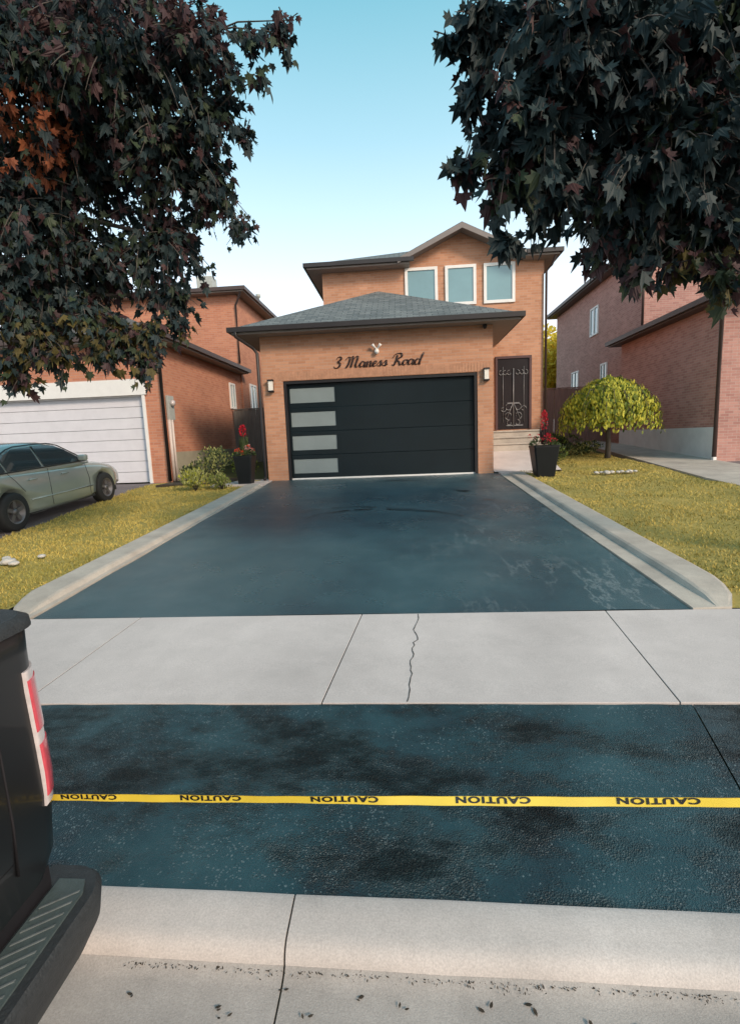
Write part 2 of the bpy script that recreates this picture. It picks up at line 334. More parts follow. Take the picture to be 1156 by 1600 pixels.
# ------------------------------------------------------------------ ground, road, driveway, sidewalk
m = MB(); ys = [-200, 0, 1.0, 1.56, 2.75, 4.2, 8, 13, 20, 30, 60, 400]
for a, b in zip(ys, ys[1:]):
    za, zb = zg(a)-.06, zg(b)-.06
    m.face([(-400, a, za), (400, a, za), (400, b, zb), (-400, b, zb)])
struct(m.build('ground', M['ground']))
m = MB(); m.face([(-60, -9, .0), (60, -9, .0), (60, .95, -.004), (-60, .95, -.004)]); struct(m.build('road', M['road']))
sk = lambda x: -.02*x if abs(x) < 8 else -.16*(1 if x > 0 else -1)    # the kerb runs very slightly askew of the sidewalk
# kerb with its gutter pan, cast in lengths
def kerb(prof, name, mt, joints, gap=.007, x0=-14, x1=14):
    m = MB(); xs = [x0]+joints+[x1]; k = len(prof)
    for a, b in zip(xs, xs[1:]):
        a += gap/2; b -= gap/2; n = max(1, int((b-a)/.25)); st = [a+(b-a)*i/n for i in range(n+1)]
        vs = [(p, y+sk(p)+.003*noise.noise(Vector((p*3, y*9, 2))), z+.0025*noise.noise(Vector((p*2.3, y*6, 8)))) for p in st for y, z in prof]
        m.mesh(vs, [(i*k+j, (i+1)*k+j, (i+1)*k+j+1, i*k+j+1) for i in range(n) for j in range(k-1)], 0, True)
        for e in (0, n):
            q = vs[e*k:(e+1)*k]; m.face(q+[(q[-1][0], q[-1][1], -.05), (q[0][0], q[0][1], -.05)])
    return m.build(name, mt)
J = [-12.5, -9.5, -6.5, -3.5, -.44, 2.6, 5.6, 8.6, 11.6]
struct(kerb([(1.385, .035), (1.388, .05), (1.396, .068), (1.408, .081), (1.424, .09), (1.45, .096), (1.5, .103), (1.56, .112), (1.575, .108)], 'kerb', M['curb'], J))
struct(kerb([(.93, .0), (1.15, -.004), (1.33, .008), (1.365, .018), (1.387, .036)], 'gutter', M['gutterpan'], J))
m = MB()
m.face([(-14, .9, -.04), (14, .9, -.04), (14, 1.9, .0), (-14, 1.9, .0)]); struct(m.build('joint_base', M['joint']))
# apron asphalt between kerb and sidewalk, crossed by a seam
def sheet(name, x0f, x1f, y0, y1, z, mt, nx=24, ny=8, wob=.004, edge=0):
    m = MB(); vs = []
    for j in range(ny+1):
        for i in range(nx+1):
            t = j/ny; y = y0+(y1-y0)*t; a = x0f(y) if callable(x0f) else x0f; b = x1f(y) if callable(x1f) else x1f
            x = a+(b-a)*i/nx
            yy = y+(sk(x)*(1-t) if edge == 1 else 0)
            if edge and j in (0, ny): yy += noise.noise(Vector((x*5, j, 3)))*.008
            vs.append((x, yy, (z(yy) if callable(z) else z)+noise.noise(Vector((x*.9, y*.9, 1)))*wob))
    fs = [(j*(nx+1)+i, j*(nx+1)+i+1, (j+1)*(nx+1)+i+1, (j+1)*(nx+1)+i) for j in range(ny) for i in range(nx)]
    m.mesh(vs, fs, 0, True); return m.build(name, mt)
za = lambda y: .098+(.199-.098)*(y-1.56)/(2.75-1.56)
seam = lambda y: 1.545-.22*(2.74-y)
struct(sheet('apron', -4.6, seam, 1.57, 2.735, za, M['apron'], 60, 16, .006, 1))
struct(sheet('apron', lambda y: seam(y)+.008, 4.2, 1.57, 2.735, za, M['apron_grey'], 30, 16, .006, 1))
# sidewalk slabs
m = MB(); SJ = [-16.8, -14.75, -12.7, -10.6, -8.55, -6.5, -4.45, -2.39, -.47, 1.56, 3.6, 5.65, 7.7, 9.75, 11.8, 14]
def slab(m, a, b, y0, y1, z0, z1, g=.006):
    cc = [(a+g/2, y0), (b-g/2, y0), (b-g/2, y1), (a+g/2, y1)]
    top = [(x, y, z0 if y == y0 else z1) for x, y in cc]
    bot = [(x, y, z-.06) for x, y, z in top]
    m.mesh(top+bot, [(0, 1, 2, 3), (4, 7, 6, 5), (0, 4, 5, 1), (1, 5, 6, 2), (2, 6, 7, 3), (3, 7, 4, 0)])
skew = {-.47: .06, 1.56: .07, -2.39: 0}
for a, b in zip(SJ, SJ[1:]):
    ka, kb = skew.get(a, .03), skew.get(b, .03); g = .008
    top = [(a-ka+g/2, 2.75, .2), (b-kb-g/2, 2.75, .2), (b+kb-g/2, 4.185, .226), (a+ka+g/2, 4.185, .226)]
    bot = [(x, y, z-.08) for x, y, z in top]
    m.mesh(top+bot, [(0, 1, 2, 3), (4, 7, 6, 5), (0, 4, 5, 1), (1, 5, 6, 2), (2, 6, 7, 3), (3, 7, 4, 0)])
struct(m.build('sidewalk', M['concrete'], bevel=.002))
m = MB(); m.face([(-16, 2.754, .1965), (14, 2.754, .1965), (14, 4.182, .2225), (-16, 4.182, .2225)]); struct(m.build('joint_base', M['joint']))
# the crack across the middle slab and scattered debris are real thin shapes
m = MB(); pts = []
for k in range(30):
    t = k/29; y = 2.76+1.41*t; x = -.03+.1*t+.03*noise.noise(Vector((t*7, 0, 5)))+.022*noise.noise(Vector((t*30, 0, 9)))
    pts.append((x, y, .2+.026*(y-2.75)/1.435+.0015))
for k in range(29):
    a, b = pts[k], pts[k+1]; wd = .0028+.002*random.random()
    m.face([(a[0]-wd, a[1], a[2]), (a[0]+wd, a[1], a[2]), (b[0]+wd, b[1], b[2]), (b[0]-wd, b[1], b[2])])
struct(m.build('crack', M['joint']))
# driveway
zd = lambda y: .222+(.745-.222)*(y-4.2)/8.8
struct(sheet('driveway', lambda y: -3.42-.006*(y-4.2), 2.32, 4.2, 13.14, zd, M['drive'], 40, 60, .012))
m = MB(); m.face([(-3.62, 4.19, .18), (2.5, 4.19, .18), (2.5, 13.1, .70), (-3.7, 13.1, .70)]); struct(m.build('joint_base', M['joint']))
def mark(pts, wd, name='stain'):
    m = MB(); P = []
    for i in range(len(pts)-1):
        for k in range(6):
            t = k/6; P.append((pts[i][0]*(1-t)+pts[i+1][0]*t, pts[i][1]*(1-t)+pts[i+1][1]*t))
    n = len(P)
    for i in range(n-1):
        (a, b), (c, d) = P[i], P[i+1]; w0 = wd*math.sin(PI*(i+.2)/n)*(1+.8*noise.noise(Vector((a*6, b*6, 1)))); w1 = wd*math.sin(PI*(i+1.2)/n)*(1+.8*noise.noise(Vector((c*6, d*6, 1))))
        if noise.noise(Vector((a*3, b*3, 7))) > .3: continue
        m.face([(a, b-w0, zd(b-w0)+.015), (c, d-w1, zd(d-w1)+.015), (c, d+w1, zd(d+w1)+.015), (a, b+w0, zd(b+w0)+.015)])
    return struct(m.build(name, M['tar']))
ARC = [(-2.03, 7.39), (-1.9, 7.88), (-1.49, 8.5), (-1.0, 8.75), (-.51, 8.81), (.48, 8.45), (1.12, 7.77), (1.33, 7.32)]
mark(ARC, .028); mark([(x-.35, y+.25) for x, y in ARC[1:-1]], .02)
mark([(.95, 10.6), (1.2, 10.4), (1.35, 10.45)], .05); mark([(1.4, 9.4), (1.65, 9.3)], .03); mark([(-.9, 12.1), (-.2, 12.25), (.3, 12.1)], .025)
# concrete borders: flat strip and raised kerb, ending rounded at the sidewalk
def border(name, sgn, xin, wflat, wk, y0, y1, hk):
    m = MB(); N = 40; rings = []
    for i in range(N+1):
        y = y0+(y1-y0)*i/N; z = zd(y); sh = min(1, ((i/N)*(y1-y0)/.55)**.6) if i else .0
        h = hk*sh; xo = xin+sgn*(wflat+wk*(.35+.65*sh))
        x1 = xin+sgn*wflat
        P = [(xin, z-.05), (xin, z+.012), (x1, z+.018), (x1+sgn*.02, z+.018+h*.8), (x1+sgn*.05, z+.018+h), (xo-sgn*.03, z+.018+h), (xo, z+.018+h*.8), (xo, z-.06)]
        rings.append([(x+.006*noise.noise(Vector((y*2, x, 1))), y, zz) for x, zz in P])
    k = len(rings[0]); vs = [p for r in rings for p in r]
    fs = [(i*k+j, i*k+j+1, (i+1)*k+j+1, (i+1)*k+j) for i in range(N) for j in range(k-1)]
    fs += [tuple(range(k)), tuple(N*k+j for j in range(k))]
    m.mesh(vs, fs); return m.build(name, M['border'])
struct(border('concrete_border', 1, 2.34, .19, .34, 4.2, 12.6, .055))
struct(border('concrete_border', -1, -3.45, .05, .36, 4.2, 12.0, .055))
# pads beside the garage, right entrance walk, path beside the right house
m = MB(); m.box(-4.75, -3.47, 12.0, 13.6, .6, .762); m.box(2.34, 3.1, 12.62, 13.0, .66, .775)
m.face([(2.24, 13.0, .78), (3.9, 13.0, .78), (3.9, 15.0, 1.27), (2.24, 15.0, 1.27)])
m.face([(3.9, 13.0, .78), (3.9, 13.0, .6), (3.9, 15.0, .7), (3.9, 15.0, 1.27)])
struct(m.build('path', M['concrete']))
m = MB()
for i in range(9):
    y0 = 5.2+i*1.9; y1 = y0+1.893
    xl = lambda y: 6.2+max(0, (y-11))*.07
    t = [(xl(y0), y0, zg(y0)+.045), (8.05, y0, zg(y0)+.05), (8.05, y1, zg(y1)+.05), (xl(y1), y1, zg(y1)+.045)]
    m.mesh(t+[(a, b, c-.12) for a, b, c in t], [(0, 1, 2, 3), (4, 7, 6, 5), (0, 4, 5, 1), (1, 5, 6, 2), (2, 6, 7, 3), (3, 7, 4, 0)])
struct(m.build('path', M['border']))
# neighbour driveways
struct(sheet('neighbour_driveway', -12.0, lambda y: -5.9-.09*(y-4.2), 4.2, 13.5, lambda y: zg(y)-.01, M['left_drive'], 10, 20, .01))
struct(sheet('neighbour_driveway', 8.1, 14, 4.2, 13.87, lambda y: zg(y)-.01, M['left_drive'], 10, 20, .01))
# lawns
def lawn(name, xa, xb, y0, y1, hump=.05):
    return struct(sheet(name, xa, xb, y0, y1, lambda y: zg(y)+.02, M['lawn'], 16, 40, .05))
lawn('lawn', lambda y: -5.95-.10*(y-4.2), -3.8, 4.21, 13.2)
lawn('lawn', lambda y: 2.84-.3*max(0, 1-(y-4.2)/.6), 6.25, 4.21, 20)
struct(sheet('lawn', -4.6, -14, 1.6, 2.72, lambda y: za(y)+.01, M['lawn'], 16, 8, .02))
struct(sheet('lawn', 4.2, 14, 1.6, 2.72, lambda y: za(y)+.01, M['lawn'], 16, 8, .02))
def grass(name, n, xf, y0, y1, zoff, label, mi_w=.6, h=(.022, .05)):
    m = MB(); k = 0
    while k < n:
        u = random.random()**1.5; y = y0+(y1-y0)*u; a, b = xf(y); x = random.uniform(a, b)
        z = zg(y)+zoff+noise.noise(Vector((x*.9, y*.9, 1)))*.05-.012
        hh = random.uniform(*h)*(1+.4*noise.noise(Vector((x*2, y*2, 7)))); t = random.uniform(0, PI); wd = random.uniform(.004, .009)*(1+y*.06)
        dx, dy = math.cos(t)*wd, math.sin(t)*wd; lx, ly = random.gauss(0, .02), random.gauss(0, .02)
        mi = 0 if noise.noise(Vector((x*1.1, y*.8, 3)))+random.gauss(0, .3) < .15 else 1
        m.face([(x-dx, y-dy, z), (x+dx, y+dy, z), (x+lx, y+ly, z+hh)], mi); k += 1
    o = m.build(name, [M['blade_a'], M['blade_b']], fixn=False); o['kind'] = 'stuff'; tag(o, label, 'grass'); return o
grass('grass', 34000, lambda y: (-5.98-.10*(y-4.2)+random.uniform(-.06, .06), -3.84), 4.25, 13.0, .02, 'short dry yellow green grass on the lawn left of the driveway')
grass('grass', 46000, lambda y: (2.86, 6.25), 4.25, 19.5, .02, 'short dry yellow green grass on the lawn right of the driveway')

# ------------------------------------------------------------------ house building blocks
def hip(m, x0, x1, y0, y1, z, k, th=.03, mi=0):
    w_, d = x1-x0, y1-y0; h = min(w_, d)/2; zp = z+h*k
    if w_ <= d: a, b = (x0+h, y0+h, zp), (x0+h, y1-h, zp)
    else: a, b = (x0+h, y0+h, zp), (x1-h, y0+h, zp)
    c = [(x0, y0, z), (x1, y0, z), (x1, y1, z), (x0, y1, z)]
    if w_ <= d: m.face([c[0], c[1], a], mi); m.face([c[1], c[2], b, a], mi); m.face([c[2], c[3], b], mi); m.face([c[3], c[0], a, b], mi)
    else: m.face([c[0], c[1], b, a], mi); m.face([c[1], c[2], b], mi); m.face([c[2], c[3], a, b], mi); m.face([c[3], c[0], a], mi)
    m.face(c, mi)
def eaves(parent, x0, x1, y0, y1, z, gm, sm, h=.10, name='gutter'):
    # dark gutter strips round the eave, soffit slab just under them
    m = MB(); t = .09
    m.box(x0-t, x1+t, y0-t, y0-.003, z-h, z+.012); m.box(x0-t, x1+t, y1+.003, y1+t, z-h, z+.012)
    m.box(x0-t, x0-.003, y0, y1, z-h, z+.012); m.box(x1+.003, x1+t, y0, y1, z-h, z+.012)
    m.build(name, gm, parent)
    m = MB(); m.box(x0, x1, y0, y1, z-h-.05, z-.004); m.build('soffit', sm, parent)
def window(parent, x0, x1, z0, z1, y, fr=.09, pm='pane', name='window', mull=False, d=.05):
    m = MB(); a = y-d; b = y+.02
    m.box(x0, x1, a, b, z0, z0+fr); m.box(x0, x1, a, b, z1-fr, z1); m.box(x0, x0+fr, a, b, z0+fr, z1-fr); m.box(x1-fr, x1, a, b, z0+fr, z1-fr)
    if mull: m.box((x0+x1)/2-.03, (x0+x1)/2+.03, a, b, z0+fr, z1-fr)
    f = m.build(name, M['white_paint'], parent)
    m = MB(); m.box(x0+fr+.001, x1-fr-.001, y-.018, y+.0, z0+fr+.001, z1-fr-.001); m.build('pane', M[pm], f)
    return f
def window_x(parent, x, y0, y1, z0, z1, sgn, fr=.07, name='window', pm='pane'):
    m = MB(); a, b = sorted((x-sgn*.02, x+sgn*.05))
    m.box(a, b, y0, y1, z0, z0+fr); m.box(a, b, y0, y1, z1-fr, z1); m.box(a, b, y0, y0+fr, z0+fr, z1-fr); m.box(a, b, y1-fr, y1, z0+fr, z1-fr)
    m.box(a, b, (y0+y1)/2-.03, (y0+y1)/2+.03, z0+fr, z1-fr)
    f = m.build(name, M['white_paint'], parent)
    a, b = sorted((x, x+sgn*.018)); m = MB(); m.box(a, b, y0+fr+.001, y1-fr-.001, z0+fr+.001, z1-fr-.001); m.build('pane', M[pm], f)

# ------------------------------------------------------------------ main house
GF = .745       # garage floor
h1 = empty('brick_house', (0, 0, 0), 'peach brick house with black garage door and script address over it', 'house')
ze = 2.8+H; zm = 5.15+H
# garage walls with the door opening; x -3.56..2.22
m = MB()
DX0, DX1, DZ = -3.03, 1.84, 1.545+H
m.box(-3.56, DX0, 13, 13.25, .4, ze-.14); m.box(DX1, 2.22, 13, 13.25, .4, ze-.14); m.box(DX0, DX1, 13, 13.25, DZ, ze-.14)
m.box(-3.56, -3.31, 13.252, 19.3, .4, ze-.14); m.box(1.97, 2.22, 13.252, 15.998, .4, ze-.14); m.box(-3.3, -2.34, 19.0, 19.3, .4, ze-.14)
m.build('garage_wall', M['brick'], h1)
# soldier course over the door and brick quoins, a few mm proud
m = MB(); x = -3.30
while x < 2.15:
    m.box(x, x+.062, 12.993, 13.0, DZ+.012, DZ+.225); x += .0745
for k in range(16):
    z = .78+.24*k
    if z > ze-.4: break
m.build('soldier_course', mat('soldier bricks', (.56, .29, .18), .85, noise_amt=.35, nscale=6, bump=.3), h1)
# brick reveal of the opening + black frame + door
m = MB(); m.box(DX0, DX0+.075, 13.02, 13.2, GF, DZ); m.box(DX1-.075, DX1, 13.02, 13.2, GF, DZ); m.box(DX0+.075, DX1-.075, 13.02, 13.2, DZ-.075, DZ)
m.build('door_frame', M['frame_black'], h1)
gd = MB(); pw0, pw1 = DX0+.078, DX1-.078; pz0, pz1 = GF+.03, DZ-.078; n = 4; ph = (pz1-pz0)/n
gx0, gx1 = -2.90, -1.74
for k in range(n):
    z0 = pz0+k*ph+.004; z1 = pz0+(k+1)*ph-.004; a, b = z0+.125, z1-.10
    gd.box(gx1, pw1, 13.12, 13.17, z0, z1); gd.box(pw0, gx0, 13.12, 13.17, z0, z1)
    gd.box(gx0, gx1, 13.12, 13.17, z0, a); gd.box(gx0, gx1, 13.12, 13.17, b, z1)
gdo = gd.build('garage_door', M['door_black'], h1, bevel=.006)
m = MB(); m.box(pw0, pw1, 13.172, 13.18, pz0, pz1); m.build('backing', M['frame_black'], gdo)
for k in range(n):
    z0 = pz0+k*ph+.004; z1 = pz0+(k+1)*ph-.004; a, b = z0+.125, z1-.10
    m = MB(); m.box(gx0+.002, gx1-.002, 13.135, 13.15, a+.002, b-.002)
    pn = m.build('window', M['frost'], gdo)
m = MB(); m.box(DX0+.076, DX1-.076, 13.06, 13.118, GF+.002, GF+.04); m.build('threshold', M['white_paint'], gdo)
# upper walls with front gable
zw = zm-.15
m = MB(); poly = [(-2.33, .6), (4.22, .6), (4.22, zw), (3.5, zw+.02), (1.84, 5.93+H), (.1, zw+.12), (.1, zw), (-2.33, zw)]
m.prism(poly, 'y', 16, 16.25)
m.box(-2.33, -2.08, 16.252, 26, .6, zw); m.box(3.97, 4.22, 16.252, 26, .6, zw); m.box(-2.07, 3.96, 25.75, 26, .6, zw)
m.build('wall', M['brick'], h1)
# roofs
m = MB(); hip(m, -4.13, 2.80, 12.58, 19.6, ze, .465); m.build('garage_roof', M['shingle'], h1)
eaves(h1, -4.13, 2.80, 12.58, 19.6, ze, M['gutter'], M['soffit'])
gy = 15.56; gz = zm+.015
xl, xr, xp, zp = -.05, 3.6, 1.81, 6.03+H
m = MB(); rx0, rx1, ry0, ry1 = -2.72, 4.55, 15.58, 26.4; hh_ = (rx1-rx0)/2; ap = (rx0+hh_, ry0+hh_, zm+hh_*.4); bp_ = (rx0+hh_, ry1-hh_, zm+hh_*.4); nz = zm+.8*.4
m.face([(rx0, ry0, zm), (xl+.03, ry0, zm), (xl+.32/.49, ry0+.8, nz), (xr-.32/.48, ry0+.8, nz), (xr-.03, ry0, zm), (rx1, ry0, zm), ap])
m.face([(rx1, ry0, zm), (rx1, ry1, zm), bp_, ap]); m.face([(rx1, ry1, zm), (rx0, ry1, zm), bp_]); m.face([(rx0, ry1, zm), (rx0, ry0, zm), ap, bp_])
m.face([(rx0, 16.27, zm), (rx1, 16.27, zm), (rx1, ry1, zm), (rx0, ry1, zm)])
for s, xe in ((-1, xl), (1, xr)):
    a = (xe, gy, gz); b = (xp, gy, zp); c = (xp, 17.9, zp); d = (xe, gy, gz-.03); e_ = (xp, gy, zp-.03); f2 = (xp, 17.9, zp-.03)
    m.face([a, b, c]); m.face([d, e_, f2]); m.face([a, b, e_, d]); m.face([a, c, f2, d])
m.build('roof', M['shingle'], h1)
# gutters left and right of the gable
m = MB(); m.box(-2.81, .42, 15.49, 15.577, zm-.1, zm+.012); m.box(3.62, 4.64, 15.49, 15.577, zm-.1, zm+.012)
m.box(-2.81, -2.723, 15.58, 26.5, zm-.1, zm+.012); m.box(4.553, 4.64, 15.58, 26.5, zm-.1, zm+.012)
m.build('gutter', M['gutter'], h1)
m = MB(); m.box(-2.72, .30, 15.58, 15.998, zm-.15, zm-.01); m.box(3.60, 4.55, 15.58, 15.998, zm-.15, zm-.01)
m.box(-2.72, -2.333, 15.998, 26.4, zm-.15, zm-.01); m.box(4.223, 4.55, 15.998, 26.4, zm-.15, zm-.01)
# soffit under gable slopes
m.build('soffit', M['soffit'], h1)
m = MB()   # sloping gable fascia boards
for xe, s in ((xl, -1), (xr, 1)):
    d = Vector((xp-xe, 0, zp-gz)); nrm = Vector((-d.z, 0, d.x)).normalized(); nrm = nrm if nrm.z > 0 else -nrm
    A = Vector((xe, 0, gz-.035)); B = Vector((xp, 0, zp-.035)); 
    q = [A, B, B-Vector((0, 0, .15)), A-Vector((0, 0, .13))]
    m.prism([(p.x, p.z) for p in q], 'y', 15.50, 15.56)
    q2 = [A-Vector((0, 0, .06)), B-Vector((0, 0, .06)), B-Vector((0, 0, .1)), A-Vector((0, 0, .1))]
    m.prism([(p.x, p.z) for p in q2], 'y', 15.561, 15.997)
m.build('gable_trim', mat('gable trim', (.21, .18, .17), .6, noise_amt=.15, nscale=4), h1)
# windows upstairs
for a, b in ((.15, 1.12), (1.34, 2.25), (2.47, 3.38)):
    window(h1, a, b, 3.86+H, 4.99+H, 16, .085)
# entrance: framed dark door with iron scroll work
m = MB(); m.box(2.80, 2.86, 15.95, 16.02, .13+H, 2.31+H); m.box(3.80, 3.87, 15.95, 16.02, .13+H, 2.31+H); m.box(2.86, 3.80, 15.95, 16.02, 2.24+H, 2.31+H)
fd = m.build('front_door', M['door_frame'], h1)
m = MB(); m.box(2.862, 3.798, 15.985, 15.999, .135+H, 2.238+H); m.build('door_leaf', M['door_dark'], fd)
m = MB()
def scroll(cx, cz, r, a0, a1, y=15.965, rad=.011):
    m.tube([(cx+r*(1-.5*t)*math.cos(a0+(a1-a0)*t), y, cz+r*(1-.5*t)*math.sin(a0+(a1-a0)*t)) for t in [i/12 for i in range(13)]], rad, 5)
m.tube([(3.33, 15.965, .2+H), (3.33, 15.965, 1.95+H)], .018, 6)
for x in (3.02, 3.64): m.tube([(x, 15.965, .35+H), (x, 15.965, 2.0+H)], .009, 6)
for sgn in (-1, 1):
    for x in (.12, .24, .36):
        scroll(3.33+sgn*x, 1.82+H, .08, PI/2, PI/2-sgn*4.6)
    scroll(3.33+sgn*.13, .80+H, .12, PI/2, PI/2-sgn*5); scroll(3.33+sgn*.14, .55+H, .13, -PI/2, -PI/2+sgn*5)
    scroll(3.33+sgn*.3, .75+H, .09, 0, sgn*5); scroll(3.33+sgn*.12, .33+H, .09, PI/2, PI/2-sgn*5)
    m.tube([(3.33, 15.965, .95+H), (3.33+sgn*.2, 15.965, .45+H)], .012, 5)
m.box(3.15, 3.51, 15.955, 15.97, .90+H, .94+H); m.box(3.12, 3.62, 15.955, 15.97, .235+H, .265+H)
m.build('ironwork', M['iron'], fd)
# steps
for k_, (ya, yb, zt) in enumerate(((15.55, 15.996, 1.82), (15.2, 15.55, 1.64), (14.85, 15.2, 1.46))):
    m = MB(); m.box(2.24, 4.12-.03*k_, ya+.002, yb-.002, .7, zt-.05); m.box(2.24, 4.15-.03*k_, ya-.03, yb-.031, zt-.05+.001, zt); m.build('step', [M['border'], M['concrete']], h1, bevel=.008)
# wall lamps either side of the garage door
for x, z in ((-3.33, 1.44+H), (2.05, 1.47+H)):
    m = MB(); m.box(x-.06, x+.06, 12.975, 13.0, z-.16, z+.16); m.box(x-.075, x+.075, 12.86, 12.975, z+.12, z+.15); m.box(x-.07, x+.07, 12.87, 12.975, z-.15, z-.12)
    l = m.build('wall_lamp', M['frame_black'], h1)
    m = MB(); m.box(x-.052, x+.052, 12.885, 12.972, z-.119, z+.119); m.build('glass', M['lamp_glass'], l)
m = MB(); m.lathe([(.0, .02), (.03, .0), (.055, -.03), (.06, -.07), (.03, -.11), (0, -.12)], (-.62, 12.93, 2.2+H), 12)
for s in (-1, 1): m.tube([(-.62, 12.94, 2.2+H), (-.62+s*.07, 12.9, 2.27+H), (-.62+s*.1, 12.88, 2.31+H)], [.015, .03, .04], 8)
m.box(-.66, -.58, 12.97, 12.998, 2.14+H, 2.24+H)
m.build('flood_light', M['white_paint'], h1)
# small dark camera under the right eave
m = MB(); m.lathe([(.0, 0), (.05, 0), (.05, -.05), (.03, -.09), (0, -.1)], (2.02, 12.93, ze-.16), 12); m.build('camera_dome', M['frame_black'], h1)
# downpipes
m = MB(); m.tube([(-4.02, 12.52, ze-.08), (-4.02, 12.55, ze-.2), (-3.72, 12.93, ze-.42), (-3.63, 12.96, ze-.55), (-3.63, 12.96, .85), (-3.63, 12.86, .80)], .042, 8); m.build('downpipe', M['gutter'], h1)
m = MB(); m.tube([(4.48, 15.62, zm-.1), (4.4, 15.85, zm-.35), (4.27, 15.93, zm-.5), (4.27, 15.93, 1.2)], .035, 8); m.build('downpipe', M['brown_gutter'], h1)
# the address, brushed script letters standing off the wall (strokes as ribbons)
def strokes(chars, x, z, sc, slant=.28, yb=12.985, rise=.0):
    m = MB(); ox = x
    for ch, adv in chars:
        for st in ch:
            P = []
            n = len(st)
            for i in range(n-1):     # catmull-rom
                p0, p1, p2, p3 = st[max(i-1, 0)], st[i], st[i+1], st[min(i+2, n-1)]
                for k in range(5):
                    t = k/5
                    q = [.5*(2*b+(c-a)*t+(2*a-5*b+4*c-d)*t*t+(3*b-a-3*c+d)*t**3) for a, b, c, d in zip(p0, p1, p2, p3)]
                    P.append(q)
            P.append(list(st[-1]))
            W = [(ox+(a+slant*b)*sc, yb, z+b*sc+rise*(ox-x+a*sc)) for a, b in P]
            R = []
            for i in range(len(P)):
                a = P[max(i-1, 0)]; b = P[min(i+1, len(P)-1)]; dz = b[1]-a[1]; dl = math.hypot(b[0]-a[0], dz)+1e-6
                R.append(sc*(.035+.06*max(0, -dz/dl)))
            m.tube(W, R, 6)
        ox += adv*sc
    return m
Dg3 = ([[(.12, .8), (.25, 1.0), (.5, .98), (.55, .78), (.3, .55), (.55, .42), (.5, .1), (.2, 0), (0, .15)]], 1.15)
LM = ([[(-.15, .7), (.05, .95), (.25, .85), (.2, .3), (.05, 0)], [(.22, .75), (.45, 1.0), (.55, .85), (.5, .05)], [(.55, .7), (.85, 1.0), (.98, .85), (.9, .2), (1.05, 0), (1.25, .2)]], 1.3)
La = ([[(.45, .42), (.2, .5), (.02, .25), (.15, 0), (.4, .2), (.48, .45), (.45, .1), (.55, 0), (.7, .2)]], .62)
Ln = ([[(0, .4), (.1, .48), (.08, 0)], [(.1, .25), (.3, .48), (.42, .4), (.38, .1), (.48, 0), (.62, .2)]], .6)
Le = ([[(.05, .2), (.3, .3), (.32, .46), (.15, .46), (.05, .2), (.18, 0), (.48, .18)]], .46)
Ls = ([[(0, .2), (.25, .5), (.33, .25), (.28, .03), (.02, .05)], [(.28, .03), (.5, .15)]], .48)
LR = ([[(.3, .9), (.28, .4), (.15, 0), (-.05, .08)], [(-.1, .65), (.1, 1.0), (.6, 1.05), (.72, .78), (.35, .5), (.6, .3), (.75, 0), (.95, .15)]], .95)
Lo = ([[(.3, .46), (.08, .4), (.03, .12), (.2, 0), (.38, .15), (.36, .4), (.25, .46), (.5, .4)]], .5)
Ld = ([[(.42, .42), (.2, .5), (.02, .25), (.15, 0), (.38, .15), (.62, 1.05), (.45, .1), (.58, 0)]], .6)
ms = strokes([Dg3, LM, La, Ln, Le, Ls, Ls, ([], .45), LR, Lo, La, Ld], -1.72, 1.80+H, .265, rise=0.0)
ms.build('house_lettering', M['sign'], h1)
rebase(h1, (0, 13, .6))

# ------------------------------------------------------------------ left neighbour
h2 = empty('brick_house', (0, 0, 0), 'orange brick house on the left behind the parked silver car, white garage door', 'house')
gx, gy0, gyb, zg2 = -6.45, 13.5, 20.4, 2.92+H
m = MB(); a, b, dz = -11.75, -6.93, 1.43+H
m.box(-12.3, a, gy0, 13.75, .4, zg2-.14); m.box(b, gx, gy0, 13.75, .4, zg2-.14); m.box(a, b, gy0, 13.75, dz, zg2-.14)
m.box(-6.7, gx, 13.752, gyb-.002, .4, zg2-.14); m.box(-12.3, -12.05, 13.752, gyb-.002, .4, zg2-.14)
m.build('garage_wall', M['brick_left'], h2)
m = MB(); m.box(-13.5, -6.4, gyb, gyb+.25, .4, 5.85+H); m.box(-6.65, -6.4, gyb+.252, 29, .4, 5.85+H); m.box(-13.5, -13.25, gyb+.252, 29, .4, 5.85+H); m.box(-13.2, -6.7, 28.75, 29, .4, 5.85+H)
m.build('wall', M['brick_left'], h2)
m = MB(); m.box(gx+.002, gx+.02, 13.7, gyb-.01, .4, -.14+H); m.build('foundation', M['found_left'], h2)
m = MB(); n = 8; z0 = zg(13.5)+.01; hh = (dz-z0)/n
for k in range(n): m.box(a+.08, b-.08, 13.62, 13.66, z0+k*hh+.005, z0+(k+1)*hh-.005)
g2 = m.build('garage_door', M['white_door'], h2, bevel=.006)
m = MB(); m.box(a+.08, b-.08, 13.662, 13.67, z0, dz); m.build('backing', M['meter'], g2)
m = MB(); m.box(a, a+.079, 13.46, 13.7, z0-.02, dz); m.box(b-.079, b, 13.46, 13.7, z0-.02, dz); m.box(a-.1, b+.05, 13.44, 13.498, dz+.001, dz+.42)
m.box(a+.08, b-.08, 13.52, 13.7, dz-.03, dz-.001)
m.build('door_frame', M['white_paint'], h2)
m = MB(); hip(m, -12.6, -6.09, 13.1, 20.38, zg2, .47); hip(m, -13.8, -5.99, 20.0, 29.4, 5.98+H, .30); m.build('roof', M['shingle_brown'], h2)
eaves(h2, -12.6, -6.09, 13.1, 20.3, zg2, M['brown_gutter'], M['soffit'], .12)
eaves(h2, -13.8, -5.99, 20.0, 29.4, 5.98+H, M['brown_gutter'], M['soffit'], .12)
